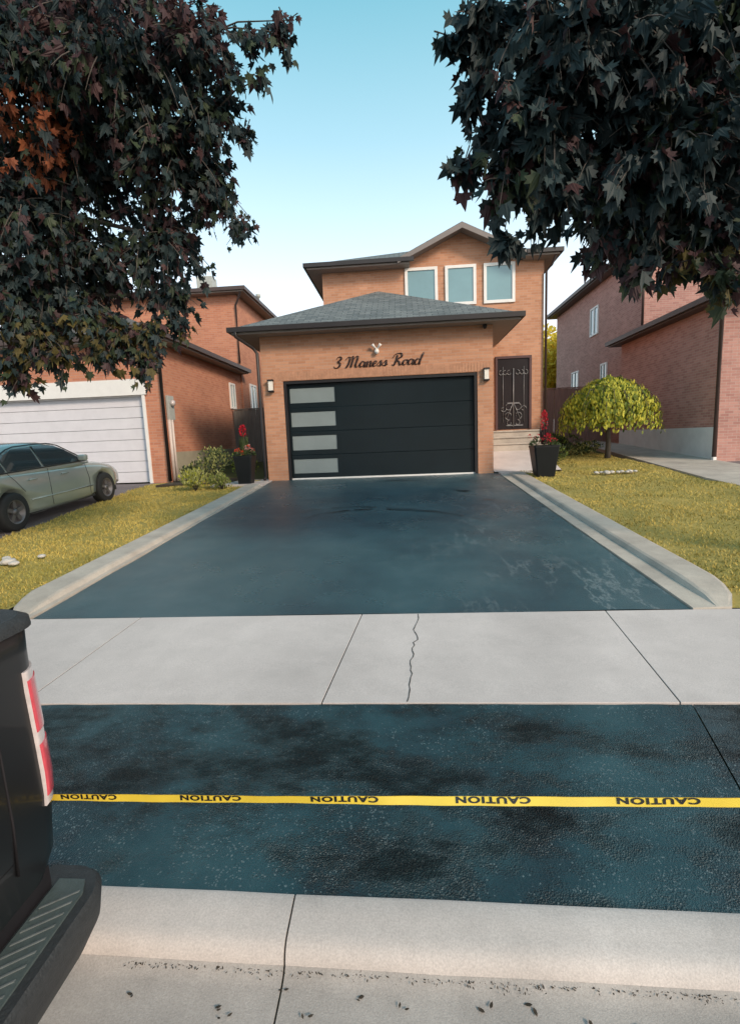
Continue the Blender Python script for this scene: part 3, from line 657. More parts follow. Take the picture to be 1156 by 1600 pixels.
m = MB(); m.tube([(-6.2, 13.06, zg2-.1), (-6.3, 13.2, zg2-.35), (-6.42, 13.44, zg2-.5), (-6.42, 13.44, zg(13.5)+.03)], .05, 8); m.build('downpipe', M['gutter'], h2)
m = MB(); m.tube([(-6.05, 20.0, 5.9+H), (-6.3, 20.3, 5.6+H), (-6.42, 20.34, 5.4+H), (-6.42, 20.34, 3.2+H)], .04, 8); m.build('downpipe', M['brown_gutter'], h2)
window_x(h2, gx, 18.9, 19.5, 1.35+H, 2.3+H, 1); window_x(h2, -6.4, 21.3, 22.2, 1.2+H, 2.5+H, 1)
m = MB(); m.box(-8.4, -7.75, 21.6, 22.2, 6.1+H, 6.95+H); m.build('chimney', M['meter'], h2)
m = MB(); m.lathe([(.06, 0), (.06, .75), (.12, .77), (.12, .9), (0, .93)], (-6.9, 25.5, 6.3+H), 10); m.build('vent_pipe', M['meter'], h2)
# electricity meter on its conduit at the corner
m = MB(); m.box(-6.43, -6.36, 13.62, 13.98, 1.0+H-.25, 1.0+H+.4)
mt = m.build('meter_box', M['meter'], h2, bevel=.01)
m = MB(); m.lathe([(.085, 0), (.085, .07), (.06, .1), (0, .11)], (-6.36, 13.8, 1.2+H), 14, axis='x'); m.build('meter_dial', M['clear_lens'], mt)
m = MB(); m.tube([(-6.38, 13.8, .75+H), (-6.38, 13.8, zg(13.8))], .035, 8); m.tube([(-6.40, 13.66, .75+H), (-6.40, 13.66, zg(13.8))], .05, 6)
m.build('conduit', M['pipe'], mt)
rebase(h2, (-9, 13.5, .6))
# ------------------------------------------------------------------ right neighbour
h3 = empty('brick_house', (0, 0, 0), 'plum brick house on the right with pale parged foundation and brown eaves', 'house')
zr = 3.24+H; X3 = 8.07
m = MB(); m.box(X3, 8.32, 13.87, 19.9, .4, zr-.14); m.box(8.322, 14.5, 13.87, 14.12, .4, zr-.14); m.box(X3+.252, 14.5, 19.65, 19.898, .4, zr-.14); m.box(14.25, 14.5, 14.122, 19.648, .4, zr-.14)
m.build('garage_wall', M['brick_right'], h3)
m = MB(); m.box(8.5, 8.75, 19.2, 29.5, .4, 6.2+H); m.box(8.752, 17, 19.2, 19.45, .4, 6.2+H); m.box(16.75, 17, 19.452, 29.5, .4, 6.2+H); m.box(8.752, 16.74, 29.25, 29.5, .4, 6.2+H)
m.build('wall', M['brick_right'], h3)
m = MB(); m.box(X3-.022, X3-.002, 13.95, 19.85, .4, -.035+H); m.build('foundation', M['found'], h3)
m = MB(); hip(m, 7.74, 14.9, 13.45, 20.3, zr, .45); hip(m, 8.1, 17.4, 18.8, 29.9, 6.35+H, .42); m.build('roof', M['shingle_brown'], h3)
eaves(h3, 7.74, 14.9, 13.45, 20.3, zr, M['brown_gutter'], M['brown_gutter'], .13)
eaves(h3, 8.1, 17.4, 18.8, 29.9, 6.35+H, M['brown_gutter'], M['brown_gutter'], .13)
m = MB(); m.tube([(7.75, 13.38, zr-.1), (7.9, 13.6, zr-.4), (8.02, 13.82, zr-.6), (8.02, 13.82, zg(13.9)+.12)], .055, 8)
m.build('downpipe', M['brown_gutter'], h3)
m = MB(); m.tube([(8.44, 19.14, 6.2+H), (8.44, 19.14, 3.6+H)], .045, 8); m.build('downpipe', M['brown_gutter'], h3)
m = MB(); m.box(7.97, 8.05, 13.76, 13.86, zg(13.9)-.02, zg(13.9)+.12); m.build('downpipe_shoe', M['white_paint'], h3)
window_x(h3, 8.5, 23.4, 24.35, 4.15+H, 5.35+H, -1); window_x(h3, 8.5, 25.8, 26.8, 1.6+H, 2.9+H, -1); window_x(h3, 8.5, 22.3, 23.0, 1.5+H, 2.8+H, -1)
m = MB(); dz3 = 1.5+H; z0 = zg(13.87)
for k in range(8): m.box(9.3, 14.0, 13.80, 13.862, z0+k*(dz3-z0)/8+.004, z0+(k+1)*(dz3-z0)/8-.004)
m.build('garage_door', M['white_door'], h3, bevel=.005)
rebase(h3, (11, 13.87, .6))

# ------------------------------------------------------------------ fences
def fence(x0, x1, y, z0, z1, mt, label):
    e = empty('fence', (0, 0, 0), label, 'fence')
    m = MB(); x = x0
    while x < x1-.02:
        t = random.uniform(-.008, .008); m.box(x, min(x+.135, x1), y+t, y+.02+t, z0, z1+random.uniform(-.01, .01)); x += .142
    m.build('boards', mt, e)
    m = MB(); m.box(x0, x1, y+.03, y+.07, z0+.3, z0+.38); m.box(x0, x1, y+.03, y+.07, z1-.35, z1-.27); m.build('rail', mt, e)
    m = MB(); m.box(x0, x1, y-.035, y+.06, z1+.012, z1+.05); m.build('cap', mt, e)
    rebase(e, ((x0+x1)/2, y, z0)); return e
fence(-6.38, -3.6, 19.0, 1.0, 1.28+H, M['fence'], 'grey weathered wooden fence between the orange house and the peach house')
fence(4.28, 8.45, 22.0, 1.2, 1.76+H, M['fence_brown'], 'brown wooden fence between the peach house and the plum house')

# ------------------------------------------------------------------ trees and plants
MAPLE = [(0, 0), (.10, -.02), (.34, -.10), (.28, .10), (.52, .22), (.36, .34), (.40, .52), (.18, .46), (.12, .66), (0, 1.0), (-.12, .66), (-.18, .46), (-.40, .52), (-.36, .34), (-.52, .22), (-.28, .10), (-.34, -.10), (-.10, -.02)]
OVAL = [(0, 0), (.22, .3), (.2, .65), (0, 1), (-.2, .65), (-.22, .3)]
def leaf(m, p, d, nrm, s, mi, shape=MAPLE, fold=.12):
    d = d.normalized(); nrm = (nrm-d*nrm.dot(d)); nrm = nrm.normalized() if nrm.length > .01 else d.orthogonal().normalized()
    x = d.cross(nrm)
    n = len(m.v)
    for a, b in shape: m.v.append(tuple(p+x*(a*s)+d*(b*s)+nrm*(-abs(a)*fold*s*2-(.15+fold*.9)*b*b*s)))
    k = len(shape)
    if shape is MAPLE:
        h = k//2
        m.f.append((n,)+tuple(n+i for i in range(1, h+1))); m.f.append((n,)+tuple(n+i for i in range(h, k))); m.mi += [mi, mi]; m.sm += [False, False]
    else: m.f.append(tuple(range(n, n+k))); m.mi.append(mi); m.sm.append(False)
rv = lambda: Vector((random.gauss(0, 1), random.gauss(0, 1), random.gauss(0, 1))).normalized()
def spray(m, tw, base, d, L, n, s, pick, droop=.6):
    P = [base+d*(L*t)+Vector((0, 0, -droop*L*t*t*.6)) for t in (0, .35, .7, 1)]
    tw.tube(P, [.006, .005, .004, .002], 4, cap=False)
    for k in range(n):
        t = (k+.5)/n; i = min(2, int(t*3)); q = P[i].lerp(P[i+1], t*3-i)
        side = rv(); ld = (d*.5+side*.6+Vector((0, 0, -1.05))).normalized()
        nr = (Vector((0, 0, .5))+rv()*1.1)
        leaf(m, q+side*.04, ld, nr, s*random.uniform(.55, 1.2), pick(q), MAPLE, random.uniform(.1, .42))
def crown_tree(name, label, cat, trunk, blobs, mats, pick, dens, s, group=None):
    root = empty(name, (0, 0, 0), label, cat, group)
    m = MB(); tw = MB(); lm = MB()
    tx, ty = trunk[0][0], trunk[0][1]
    for (x, y, z, r) in blobs:
        c = Vector((x, y, z)); core = c
        # a limb to each blob
        ti = Vector(min(trunk[2:], key=lambda t: (Vector(t[:3])-c).length+max(0, t[2]-z)*1.5)[:3])
        mid = ti.lerp(c, .5)+Vector((random.uniform(-.15, .15), random.uniform(-.15, .15), .12*(c-ti).length))
        if r < .26:      # small outer tufts hang on the nearest big limb
            o_ = min([b for b in blobs if b[3] > .26], key=lambda b: (Vector(b[:3])-c).length); ti = Vector(o_[:3]); mid = ti.lerp(c, .5)+Vector((0, 0, .06)); lm.tube([ti, ti.lerp(mid, .6)+rv()*.03, mid, c], [.012, .009, .007, .004], 5, cap=False); continue_ = True
        else: lm.tube([ti, ti.lerp(mid, .5)+Vector((0, 0, .05)), mid, mid.lerp(c, .6), c], [.012+.05*r*k for k in (1.0, .8, .55, .35, .15)], 6, cap=False)
        n = max(3, int(dens*r*r))
        for _ in range(n):
            v = rv(); q = c+Vector((v.x, v.y, v.z*.9))*r*(random.uniform(.2, .86))
            d = (v+Vector((0, 0, -.25))+rv()*.4).normalized()
            spray(m, tw, q-d*.18, d, random.uniform(.22, .4)*min(1, .5+r), 7, s, pick)
    lm.tube([Vector(t[:3]) for t in trunk], [t[3] for t in trunk], 12)
    t_ = lm.build('trunk', M['bark'], root); tw.build('twigs', M['bark'], root, fixn=False)
    c_ = m.build('crown', mats, root, fixn=False)
    rebase(root, trunk[0][:3]); return root
BL = [(-1.87, 5.2, 5.5, 0.6), (-2.52, 5.0, 5.31, 0.9), (-3.39, 5.0, 5.28, 1.0), (-1.81, 5.4, 4.95, 0.4), (-2.33, 5.5, 4.81, 0.8), (-3.36, 5.6, 4.76, 0.9), (-3.85, 5.2, 4.12, 0.8), (-1.94, 5.6, 4.41, 0.42), (-2.58, 5.7, 3.99, 0.62), (-3.47, 5.7, 3.84, 0.8), (-4.05, 5.3, 3.3, 0.7), (-2.54, 5.8, 3.41, 0.35), (-3.02, 5.5, 2.97, 0.36), (-3.63, 5.3, 2.76, 0.3), (-2.8, 5.5, 2.65, 0.22), (-4.06, 5.2, 2.7, 0.25), (-1.04, 5.0, 5.34, 0.16), (-1.28, 5.0, 5.3, .17), (-.93, 5.0, 5.42, .12), (-1.2, 5.1, 5.05, .12), (-1.45, 5.3, 4.7, .14), (-1.62, 5.5, 3.95, .16), (-3.3, 5.4, 3.15, .42), (-3.8, 5.3, 2.98, .36), (-2.75, 5.6, 3.0, .3), (-3.2, 5.4, 2.72, .24), (-2.5, 5.8, 3.12, .2), (-4.0, 5.2, 2.55, .24), (-3.7, 5.4, 3.45, .5)]
BLX = [(-2.6, 5.2, 6.4, .9), (-3.8, 5.4, 6.5, 1.1), (-5.0, 5.2, 6.9, 1.2), (-5.2, 5.4, 4.6, 1.1), (-6.3, 5.5, 5.0, 1.2), (-5.8, 5.6, 3.6, .8), (-5.3, 6.6, 5.6, 1.1), (-6.3, 5.4, 6.3, 1.1), (-4.4, 6.6, 5.2, .8)]
def pickL(q):
    w_ = noise.noise(q*1.3)
    if (q-Vector((-3.4, 4.9, 4.65))).length < .42 and random.random() < .75: return 3
    if q.z < 3.15+.2*w_: return random.choice([1, 1, 2, 4, 4]) if random.random() < .7 else 0
    if q.z > 5.3 and random.random() < .4+w_: return 2
    if w_ > .18: return random.choice([1, 0, 2])
    return random.choice([0, 0, 0, 0, 1, 2])
LM5 = [M['leaf_dark'], M['leaf_green'], M['leaf_bronze'], M['leaf_orange'], M['leaf_olive']]
crown_tree('maple_tree', 'maple overhanging from the left with bronze, orange and dark green leaves', 'tree',
    [(-5.35, 5.3, .3, .17), (-5.32, 5.28, 1.6, .14), (-5.3, 5.3, 2.8, .13), (-5.2, 5.3, 4.0, .10), (-5.1, 5.3, 5.4, .07), (-5.0, 5.3, 6.8, .03)], BL+BLX, LM5, pickL, 260, .112, 'street maples')
BRo = [(2.13, 4.2, 4.29, 1.1), (1.26, 4.0, 4.31, 0.85), (0.65, 4.0, 4.48, 0.4), (1.0, 4.0, 3.85, 0.65), (0.56, 4.0, 4.09, 0.2), (1.8, 4.2, 3.55, 0.85), (0.47, 4.0, 3.6, 0.15), (0.83, 4.0, 3.49, 0.35), (1.17, 4.1, 3.44, 0.3), (2.28, 4.2, 3.12, 0.48), (1.75, 4.2, 3.16, 0.28), (1.76, 4.1, 2.82, 0.15), (.775, 4.0, 3.15, .06), (2.0, 4.1, 2.86, .14), (2.45, 4.1, 2.72, .16), (1.45, 4.1, 3.0, .12), (.42, 4.0, 4.45, .12), (.62, 4.0, 3.85, .14), (1.0, 4.05, 3.2, .12), (2.28, 4, 2.82, 0.2), (2.11, 4.1, 3.7, 0.8)]
BRX = [(3.3, 4.4, 4.6, 1.2), (3.0, 4.6, 3.5, .8), (4.4, 4.6, 5.4, 1.3), (5.4, 4.8, 4.4, 1.2), (3.2, 4.5, 5.9, 1.1), (1.9, 4.3, 5.3, .9), (6.2, 5.0, 5.6, 1.2), (4.9, 5.2, 6.6, 1.1), (4.3, 5.8, 4.6, 1.0)]
BR = [(x, y, z+.04, r*.86) for x, y, z, r in BRo]
def pickR(q):
    w_ = noise.noise(q*1.3)
    if q.z < 3.0 and q.x > 1.9: return random.choice([4, 1, 2, 0])
    if w_ > .2: return random.choice([0, 1, 0, 2])
    return 0 if random.random() < .93 else 2
crown_tree('maple_tree', 'dark green maple overhanging from the right with big drooping leaves', 'tree',
    [(5.1, 4.75, .25, .18), (5.08, 4.75, 1.5, .15), (5.0, 4.75, 2.7, .14), (4.9, 4.7, 4.0, .11), (4.8, 4.7, 5.4, .07), (4.8, 4.7, 6.6, .03)], BR+BRX, LM5, pickR, 330, .13, 'street maples')

# weeping umbrella tree on the right lawn
root = empty('weeping_tree', (0, 0, 0), 'small umbrella shaped weeping tree with yellow green leaves on the right lawn', 'tree')
cx, cy, cb = 5.93, 15.4, zg(15.4)
lm = MB(); lm.tube([(cx, cy, cb-.05), (cx+.02, cy, cb+.5), (cx-.02, cy, cb+1.1), (cx, cy, cb+1.9)], [.085, .07, .065, .05], 10)
m = MB()
for k in range(520):
    a = random.uniform(0, 2*PI); R = random.uniform(.05, 1)**.6*1.45; top = cb+1.95+.52*(1-(R/1.5)**2)+random.uniform(-.12, .12)
    bot = cb+.74+random.uniform(0, .35)+.55*(1-R/1.45)
    P = [Vector((cx, cy, cb+1.8))]
    for t in (.25, .5, .75, 1):
        P.append(Vector((cx+math.cos(a)*R*math.sin(t*PI/2)*1.0, cy+math.sin(a)*R*math.sin(t*PI/2), top-(top-bot)*(t**2.6)+(-.2 if t == .25 else 0))))
    if k < 70: lm.tube(P, [.02, .014, .01, .006, .003], 4, cap=False)
    for j in range(38):
        t = random.uniform(.12, 1); i = min(3, int(t*4)); q = P[i].lerp(P[i+1], t*4-i)+rv()*.05
        d = (P[i+1]-P[i]).normalized()*.4+Vector((0, 0, -.8))+rv()*.5
        leaf(m, q, d, Vector((math.cos(a), math.sin(a), .6))+rv()*.6, random.uniform(.07, .13), (0 if random.random() < .62+.35*noise.noise(q*3) else 1), OVAL)
lm.build('trunk', M['bark'], root); m.build('crown', [M['leaf_yellow'], M['leaf_lime']], root, fixn=False)
rebase(root, (cx, cy, cb))

def bush(name, label, cat, c, rad, n, s, mats, wts, shape=OVAL, up=.3, group=None, stems=6, kindp='foliage'):
    root = empty(name, (0, 0, 0), label, cat, group); m = MB(); st = MB(); c = Vector(c)
    for k in range(stems):
        a = 2*PI*k/stems+random.random(); e = c+Vector((math.cos(a)*rad[0]*.6, math.sin(a)*rad[1]*.6, rad[2]*random.uniform(.8, 1.6)))
        st.tube([c, c.lerp(e, .5)+Vector((0, 0, .05)), e], [.012, .009, .005], 5)
    lobes = [(Vector((random.uniform(-.55, .55), random.uniform(-.55, .55), random.uniform(.5, 1.35))), random.uniform(.4, .7)) for _ in range(7)]
    for k in range(n):
        lo, lr = random.choice(lobes); v = rv()*random.uniform(.5, 1)**.5*lr
        q = c+Vector(((lo.x+v.x)*rad[0], (lo.y+v.y)*rad[1], max(.05, (lo.z+v.z))*rad[2]))
        leaf(m, q, v+Vector((0, 0, up))+rv()*.5, rv()+Vector((0, 0, .6)), s*random.uniform(.7, 1.3), random.choices(range(len(mats)), wts)[0], shape)
    st.build('stems', M['bark'], root); m.build(kindp, mats, root, fixn=False); rebase(root, c); return root
# gold tree far behind the right fence, other far trees
def far_tree(x, y, zb, h, r, mats, wts, label, n=5000, s=.2):
    root = empty('garden_tree', (0, 0, 0), label, 'tree'); m = MB(); lm = MB()
    lm.tube([(x, y, zb), (x, y, zb+h*.5), (x, y, zb+h*.9)], [.16, .12, .04], 8)
    lobes = [(Vector((x, y, zb+h*.6))+Vector((random.uniform(-.6, .6)*r, random.uniform(-.6, .6)*r, random.uniform(-.42, .3)*h)), r*random.uniform(.35, .6)) for _ in range(14)]
    for l, _ in lobes: lm.tube([(x, y, zb+h*.35), l], [.06, .02], 5)
    for k in range(n):
        l, lr = random.choice(lobes); v = rv()
        leaf(m, l+v*lr*random.uniform(.5, 1), v+Vector((0, 0, -.3)), rv()+Vector((0, 0, .5)), s*random.uniform(.7, 1.3), random.choices(range(len(mats)), wts)[0], OVAL)
    lm.build('trunk', M['bark'], root); m.build('crown', mats, root, fixn=False); rebase(root, (x, y, zb))
far_tree(9.2, 33, 1.5, 6.6, 2.3, [M['leaf_gold'], M['leaf_gold']], [3, 1], 'golden sunlit tree beyond the brown fence in the gap between houses', 9000, .28)
# shrubs right of the entrance and behind the weeping tree
bush('shrub', 'low green shrub beside the entrance steps behind the tall red-flowered planter', 'shrub', (3.95, 14.3, zg(14.3)), (.45, .45, .33), 900, .07, [M['leaf_shrub'], M['leaf_lime']], [3, 1])
bush('shrub', 'wide dark green shrub left of the weeping tree trunk by the house corner', 'shrub', (4.95, 16.6, zg(16.6)), (.75, .6, .42), 1800, .07, [M['leaf_shrub'], M['leaf_lime']], [3, 1])
bush('shrub', 'sprawling variegated plant at the foot of the weeping tree', 'shrub', (5.55, 16.4, zg(16.4)), (.5, .4, .22), 700, .08, [M['leaf_pale'], M['leaf_shrub']], [1, 1])
# bedding plants left of the driveway
bl = ['pale yellow green bedding plant nearest the lawn, left of the left planter', 'tall wispy green plant against the beige foundation', 'dark green bedding plant touching the left planter', 'pale bedding plant with whitish leaves at the end of the left concrete border', 'rounded grey green plant at the foot of the meter conduit']
for (x, y, rx, rz, n, mt, wt), l in zip([(-4.95, 11.6, .38, .32, 700, ['leaf_pale', 'leaf_yellow'], [2, 1]), (-5.0, 13.1, .45, .5, 900, ['leaf_pale', 'leaf_shrub'], [1, 1]), (-4.25, 13.2, .36, .42, 900, ['leaf_shrub', 'leaf_lime'], [3, 1]), (-4.35, 11.7, .3, .22, 500, ['leaf_pale', 'leaf_lime'], [2, 1]), (-5.75, 13.2, .3, .34, 700, ['leaf_shrub', 'leaf_pale'], [2, 1])], bl):
    bush('bedding_plant', l, 'plant', (x, y, zg(y)), (rx, rx, rz), n, .065, [M[k] for k in mt], wt, up=1.2, group='bedding plants left of the driveway')
m = MB(); m.box(-6.4, -4.5, 12.55, 14.4, .6, zg(13)+.03); struct(m.build('planting_bed', M['mulch']))
# potted plants
def planter(x, y, z, w, hgt, label, left):
    root = empty('potted_plant', (0, 0, 0), label, 'potted plant')
    m = MB(); b, t = w*.34, w*.5
    def sq(r, zz, k=.12):
        return [(x+sx*r*(1-k*(1 if c else 0)), y+sy*r*(1-k*(0 if c else 1)), zz) for sx, sy, c in ((-1, -1, 1), (1, -1, 1), (1, -1, 0), (1, 1, 0), (1, 1, 1), (-1, 1, 1), (-1, 1, 0), (-1, -1, 0))]
    rings = [sq(b, z), sq(t*.97, z+hgt*.93), sq(t, z+hgt*.93), sq(t, z+hgt), sq(t*.9, z+hgt), sq(t*.88, z+hgt-.05)]
    vs = [p for r in rings for p in r]; fs = [(i*8+j, i*8+(j+1) % 8, (i+1)*8+(j+1) % 8, (i+1)*8+j) for i in range(5) for j in range(8)]+[tuple(range(8)), tuple(40+j for j in range(8))]
    m.mesh(vs, fs); m.build('pot', M['pot'], root)
    m = MB(); fl = MB(); c = Vector((x, y, z+hgt))
    for k in range(260):
        v = rv(); q = c+Vector((v.x*w*.5, v.y*w*.5, abs(v.z)*.18))
        leaf(m, q, v+Vector((0, 0, .2)), rv()+Vector((0, 0, 1)), random.uniform(.04, .08), 0, OVAL)
    for k in range(34):   # upright central foliage
        a = random.uniform(0, 2*PI); d = Vector((math.cos(a)*.35, math.sin(a)*.35, 1)); q = c+Vector((math.cos(a), math.sin(a), 0))*.06
        leaf(m, q, d, Vector((math.cos(a), math.sin(a), .3)), random.uniform(.28, .5), 0 if left else 1, [(0, 0), (.05, .3), (.04, .7), (0, 1), (-.04, .7), (-.05, .3)])
    m.tube([c, c+Vector((.02, 0, hgt*.45)), c+Vector((0, 0, hgt*.8))], .008, 5)
    m.build('foliage', [M['leaf_shrub'], M['leaf_bronze']], root, fixn=False)
    # red plume
    pl = MB()
    for k in range(150):
        v = rv(); q = c+Vector((v.x*.06, v.y*.06, hgt*(.88 if left else .78)+v.z*(.11 if left else .2)))
        leaf(pl, q, v+Vector((0, 0, .8)), rv(), random.uniform(.03, .06), 0, OVAL)
    pl.build('plume', [M['petal_red']], root, fixn=False)
    for k in range(22):
        fl = MB(); a = random.uniform(0, 2*PI); rr = random.uniform(.15, 1)*w*.56; q = c+Vector((math.cos(a)*rr, math.sin(a)*rr, .1+random.uniform(-.03, .13)*(1.2-rr)))
        if left: mi = 0 if q.x < x+.05 else random.choice([1, 0])
        else: mi = 2
        for j in range(16):
            v = rv(); leaf(fl, q+v*.025, v+Vector((0, -.2, .3)), v, random.uniform(.025, .045), mi, OVAL)
        fl.build('flower', [M['petal_orange'], M['petal_pink'], M['petal_red']], root, fixn=False)
    rebase(root, (x, y, z))
planter(-3.92, 12.25, .765, .46, .68, 'black planter with orange and pink geraniums left of the garage', True)
planter(3.2, 12.0, zg(12)+.03, .58, .72, 'larger black planter with deep red flowers right of the driveway', False)
# ring of pale stones in the right lawn
for k, (dx, dy, s) in enumerate([(-.42, 0, .06), (-.3, .03, .05), (-.2, -.05, .08), (-.06, .03, .06), (.06, -.02, .05), (.17, .05, .06), (.27, -.01, .05), (.36, .06, .07), (.46, .03, .05)]):
    bm = bmesh.new(); bmesh.ops.create_icosphere(bm, subdivisions=2, radius=s)
    for v in bm.verts: v.co *= 1+.25*noise.noise(v.co*14+Vector((k*3, 0, 0))); v.co.z *= .6
    me = bpy.data.meshes.new('stone'); bm.to_mesh(me); bm.free(); me.materials.append(M['rock'])
    o = bpy.data.objects.new('stone', me); C.objects.link(o); o.location = (4.82+dx, 12.05+dy, zg(12)+.07)
    tag(o, 'one of the small pale stones in a row in the right lawn', 'stone', 'row of small pale stones in the lawn')
tr = [(-4.6, 5.4, .09), (-4.45, 5.3, .06), (-4.75, 5.55, .05), (-4.3, 5.6, .05)]
for k, (x, y, s) in enumerate(tr):
    bm = bmesh.new(); bmesh.ops.create_icosphere(bm, subdivisions=2, radius=s)
    for v in bm.verts: v.co *= 1+.25*noise.noise(v.co*14+Vector((k*5, 9, 0))); v.co.z *= .5
    me = bpy.data.meshes.new('stone'); bm.to_mesh(me); bm.free(); me.materials.append(M['rock'])
    o = bpy.data.objects.new('stone', me); C.objects.link(o); o.location = (x-.42, y+.5, zg(y+.5)+.06)
    tag(o, 'one of a few pale stones on the left lawn near the maple', 'stone', 'pale stones on the left lawn')

# fallen bits of dry leaf on the gutter
spots = [(-.62, 1.28), (-.60, 1.25), (-.44, 1.33), (-.2, 1.32), (-.06, 1.30), (.0, 1.22), (.12, 1.21), (.2, 1.31), (.34, 1.32), (.5, 1.29), (.62, 1.27), (.8, 1.25), (-.9, 1.3), (.3, 1.19), (-.2, 1.2), (.72, 1.18), (-.35, 1.27)]
m = MB()
for x, y in spots:
    for _ in range(2):
        s = random.uniform(.005, .013); p = Vector((x+random.gauss(0, .01), y+random.gauss(0, .006), .012+random.uniform(0, .006)+.02*max(0, y-1.3)))
        leaf(m, p, Vector((random.gauss(0, 1), random.gauss(0, 1), .2)), Vector((0, 0, 1)), s*2, 0, OVAL, .3)
for k in range(520):
    x = random.uniform(-1.0, 1.1); y = 1.375+sk(x)+random.gauss(0, .009)-.02*max(0, noise.noise(Vector((x*5, 0, 4)))); leaf(m, Vector((x, y, .03)), Vector((random.gauss(0, 1), random.gauss(0, 1), .1)), Vector((0, 0, 1)), random.uniform(.003, .010), 0, OVAL, .3)
o = m.build('leaf_litter', M['mulch'], fixn=False); tag(o, 'dark bits of dry leaf and dirt scattered along the gutter', 'leaf litter', kind='stuff')

# ------------------------------------------------------------------ caution tape
A = Vector((-1.22, 1.272, .725)); B = Vector((2.6, .896, 1.048))
root = empty('caution_tape', (0, 0, 0), 'yellow tape printed with black upside-down CAUTION stretched across the apron', 'tape')
dT = (B-A); LT = dT.length; dT.normalize(); up = Vector((0, .25, 1)); up = (up-dT*up.dot(dT)).normalized(); nT = dT.cross(up).normalized()
if nT.y > 0: nT = -nT
m = MB(); N = 240; Wt = .0195
def tp(s, v):   # s metres along, v across; gentle sag and flutter
    t = s/LT; sag = -.008*4*t*(1-t)
    tw = .30*math.sin(s*3.1)+.2*math.sin(s*7.3+1)
    return A+dT*s+Vector((0, 0, sag))+up*(v*math.cos(tw))+nT*(v*math.sin(tw)+.001*math.sin(s*40))
vs = []
for i in range(N+1):
    s = LT*i/N; vs += [tp(s, -Wt/2), tp(s, 0), tp(s, Wt/2)]
m.mesh(vs, [(i*3+j, i*3+j+1, (i+1)*3+j+1, (i+1)*3+j) for i in range(N) for j in range(2)], 0, True)
# folded second layer
vs = []
for i in range(N+1):
    s = LT*i/N; vs += [tp(s, -Wt/2)-nT*.0, tp(s, -Wt*.1)-nT*.004, tp(s, Wt/2)-nT*.002]
m.mesh(vs, [(i*3+j, i*3+j+1, (i+1)*3+j+1, (i+1)*3+j) for i in range(N) for j in range(2)], 0, True)
m.build('tape_strip', M['tape'], root)
cu = bpy.data.curves.new('t', 'FONT'); cu.body = 'CAUTION'; cu.size = .034; cu.space_character = 1.15; cu.extrude = 0; cu.offset = .0014
to = bpy.data.objects.new('t', cu); C.objects.link(to); bpy.context.view_layer.update()
me0 = bpy.data.meshes.new_from_object(to); bpy.data.objects.remove(to)
xs_ = [v.co.x for v in me0.vertices]; x0, x1 = min(xs_), max(xs_); ys_ = [v.co.y for v in me0.vertices]; y0, y1 = min(ys_), max(ys_)
bm = bmesh.new(); bm.from_mesh(me0); bmesh.ops.subdivide_edges(bm, edges=[e for e in bm.edges if e.calc_length() > .01], cuts=2); bmesh.ops.triangulate(bm, faces=bm.faces[:])
bv = [(v.co.x, v.co.y) for v in bm.verts]; bf = [tuple(v.index for v in f.verts) for f in bm.faces]; bm.free()
period, wl = .372, .178; s0 = .06+.155
k = 0
while s0+wl < LT-.02:
    m = MB(); vs = []
    for x, y in bv:
        u = 1-(x-x0)/(x1-x0); v = 1-(y-y0)/(y1-y0)         # turned by 180 degrees
        vs.append(tp(s0+u*wl, -Wt*.22+v*Wt*.76)+nT*.0016)
    m.mesh(vs, bf); m.build('lettering', M['black_print'], root, fixn=False); s0 += period; k += 1
rebase(root, tuple(A))

# ------------------------------------------------------------------ cars
def wheel(parent, x, y, z, r, wdt, sgn, rimmat, nsp=5, five=True, name='wheel'):
    m = MB(); h = wdt/2
    m.lathe([(r*.62, -h), (r*.9, -h), (r*.98, -h*.8), (r, -h*.5), (r, h*.5), (r*.98, h*.8), (r*.9, h), (r*.62, h)], (x, y, z), 32, axis='x', cap=False)
    wo_ = m.build(name, M['tyre'], parent)
    m = MB(); hs = sgn*h*.86
    m.lathe([(r*.63, sgn*h*.98), (r*.58, sgn*h*.98), (r*.56, sgn*h*.3), (r*.2, sgn*h*.25), (.0, sgn*h*.25)], (x, y, z), 28, axis='x', cap=False)
    for k in range(nsp):
        a = 2*PI*k/nsp+.3; c, s = math.cos(a), math.sin(a); q = []
        for rr, ww in ((.06, .035), (r*.58, .028)):
            for t in (-ww, ww): q.append((y+c*rr-s*t, z+s*rr+c*t))
        poly = [q[0], q[1], q[3], q[2]]
        m.prism(poly, 'x', x+sgn*h*.4, x+sgn*h*.82)
    m.lathe([(.0, sgn*h*.9), (.05, sgn*h*.88), (.06, sgn*h*.5)], (x, y, z), 14, axis='x')
    m.build('rim', rimmat, wo_)
    return wo_
def loft(rings, mi=0, smooth=True, close=True):
    m = MB(); k = len(rings[0]); vs = [p for r in rings for p in r]
    fs = [(i*k+j, i*k+(j+1) % k, (i+1)*k+(j+1) % k, (i+1)*k+j) for i in range(len(rings)-1) for j in range(k)]
    m.mesh(vs, fs, mi, smooth)
    m.mesh(rings[0], [tuple(range(k))], mi); m.mesh(rings[-1], [tuple(range(k))], mi)
    return m
def cut(o, cutters):
    for c in cutters:
        md = o.modifiers.new('b', 'BOOLEAN'); md.operation = 'DIFFERENCE'; md.object = c; md.solver = 'EXACT'
    bpy.context.view_layer.update()
    dg = bpy.context.evaluated_depsgraph_get(); me = bpy.data.meshes.new_from_object(o.evaluated_get(dg))
    o.modifiers.clear(); o.data = me
    for c in cutters: bpy.data.objects.remove(c)
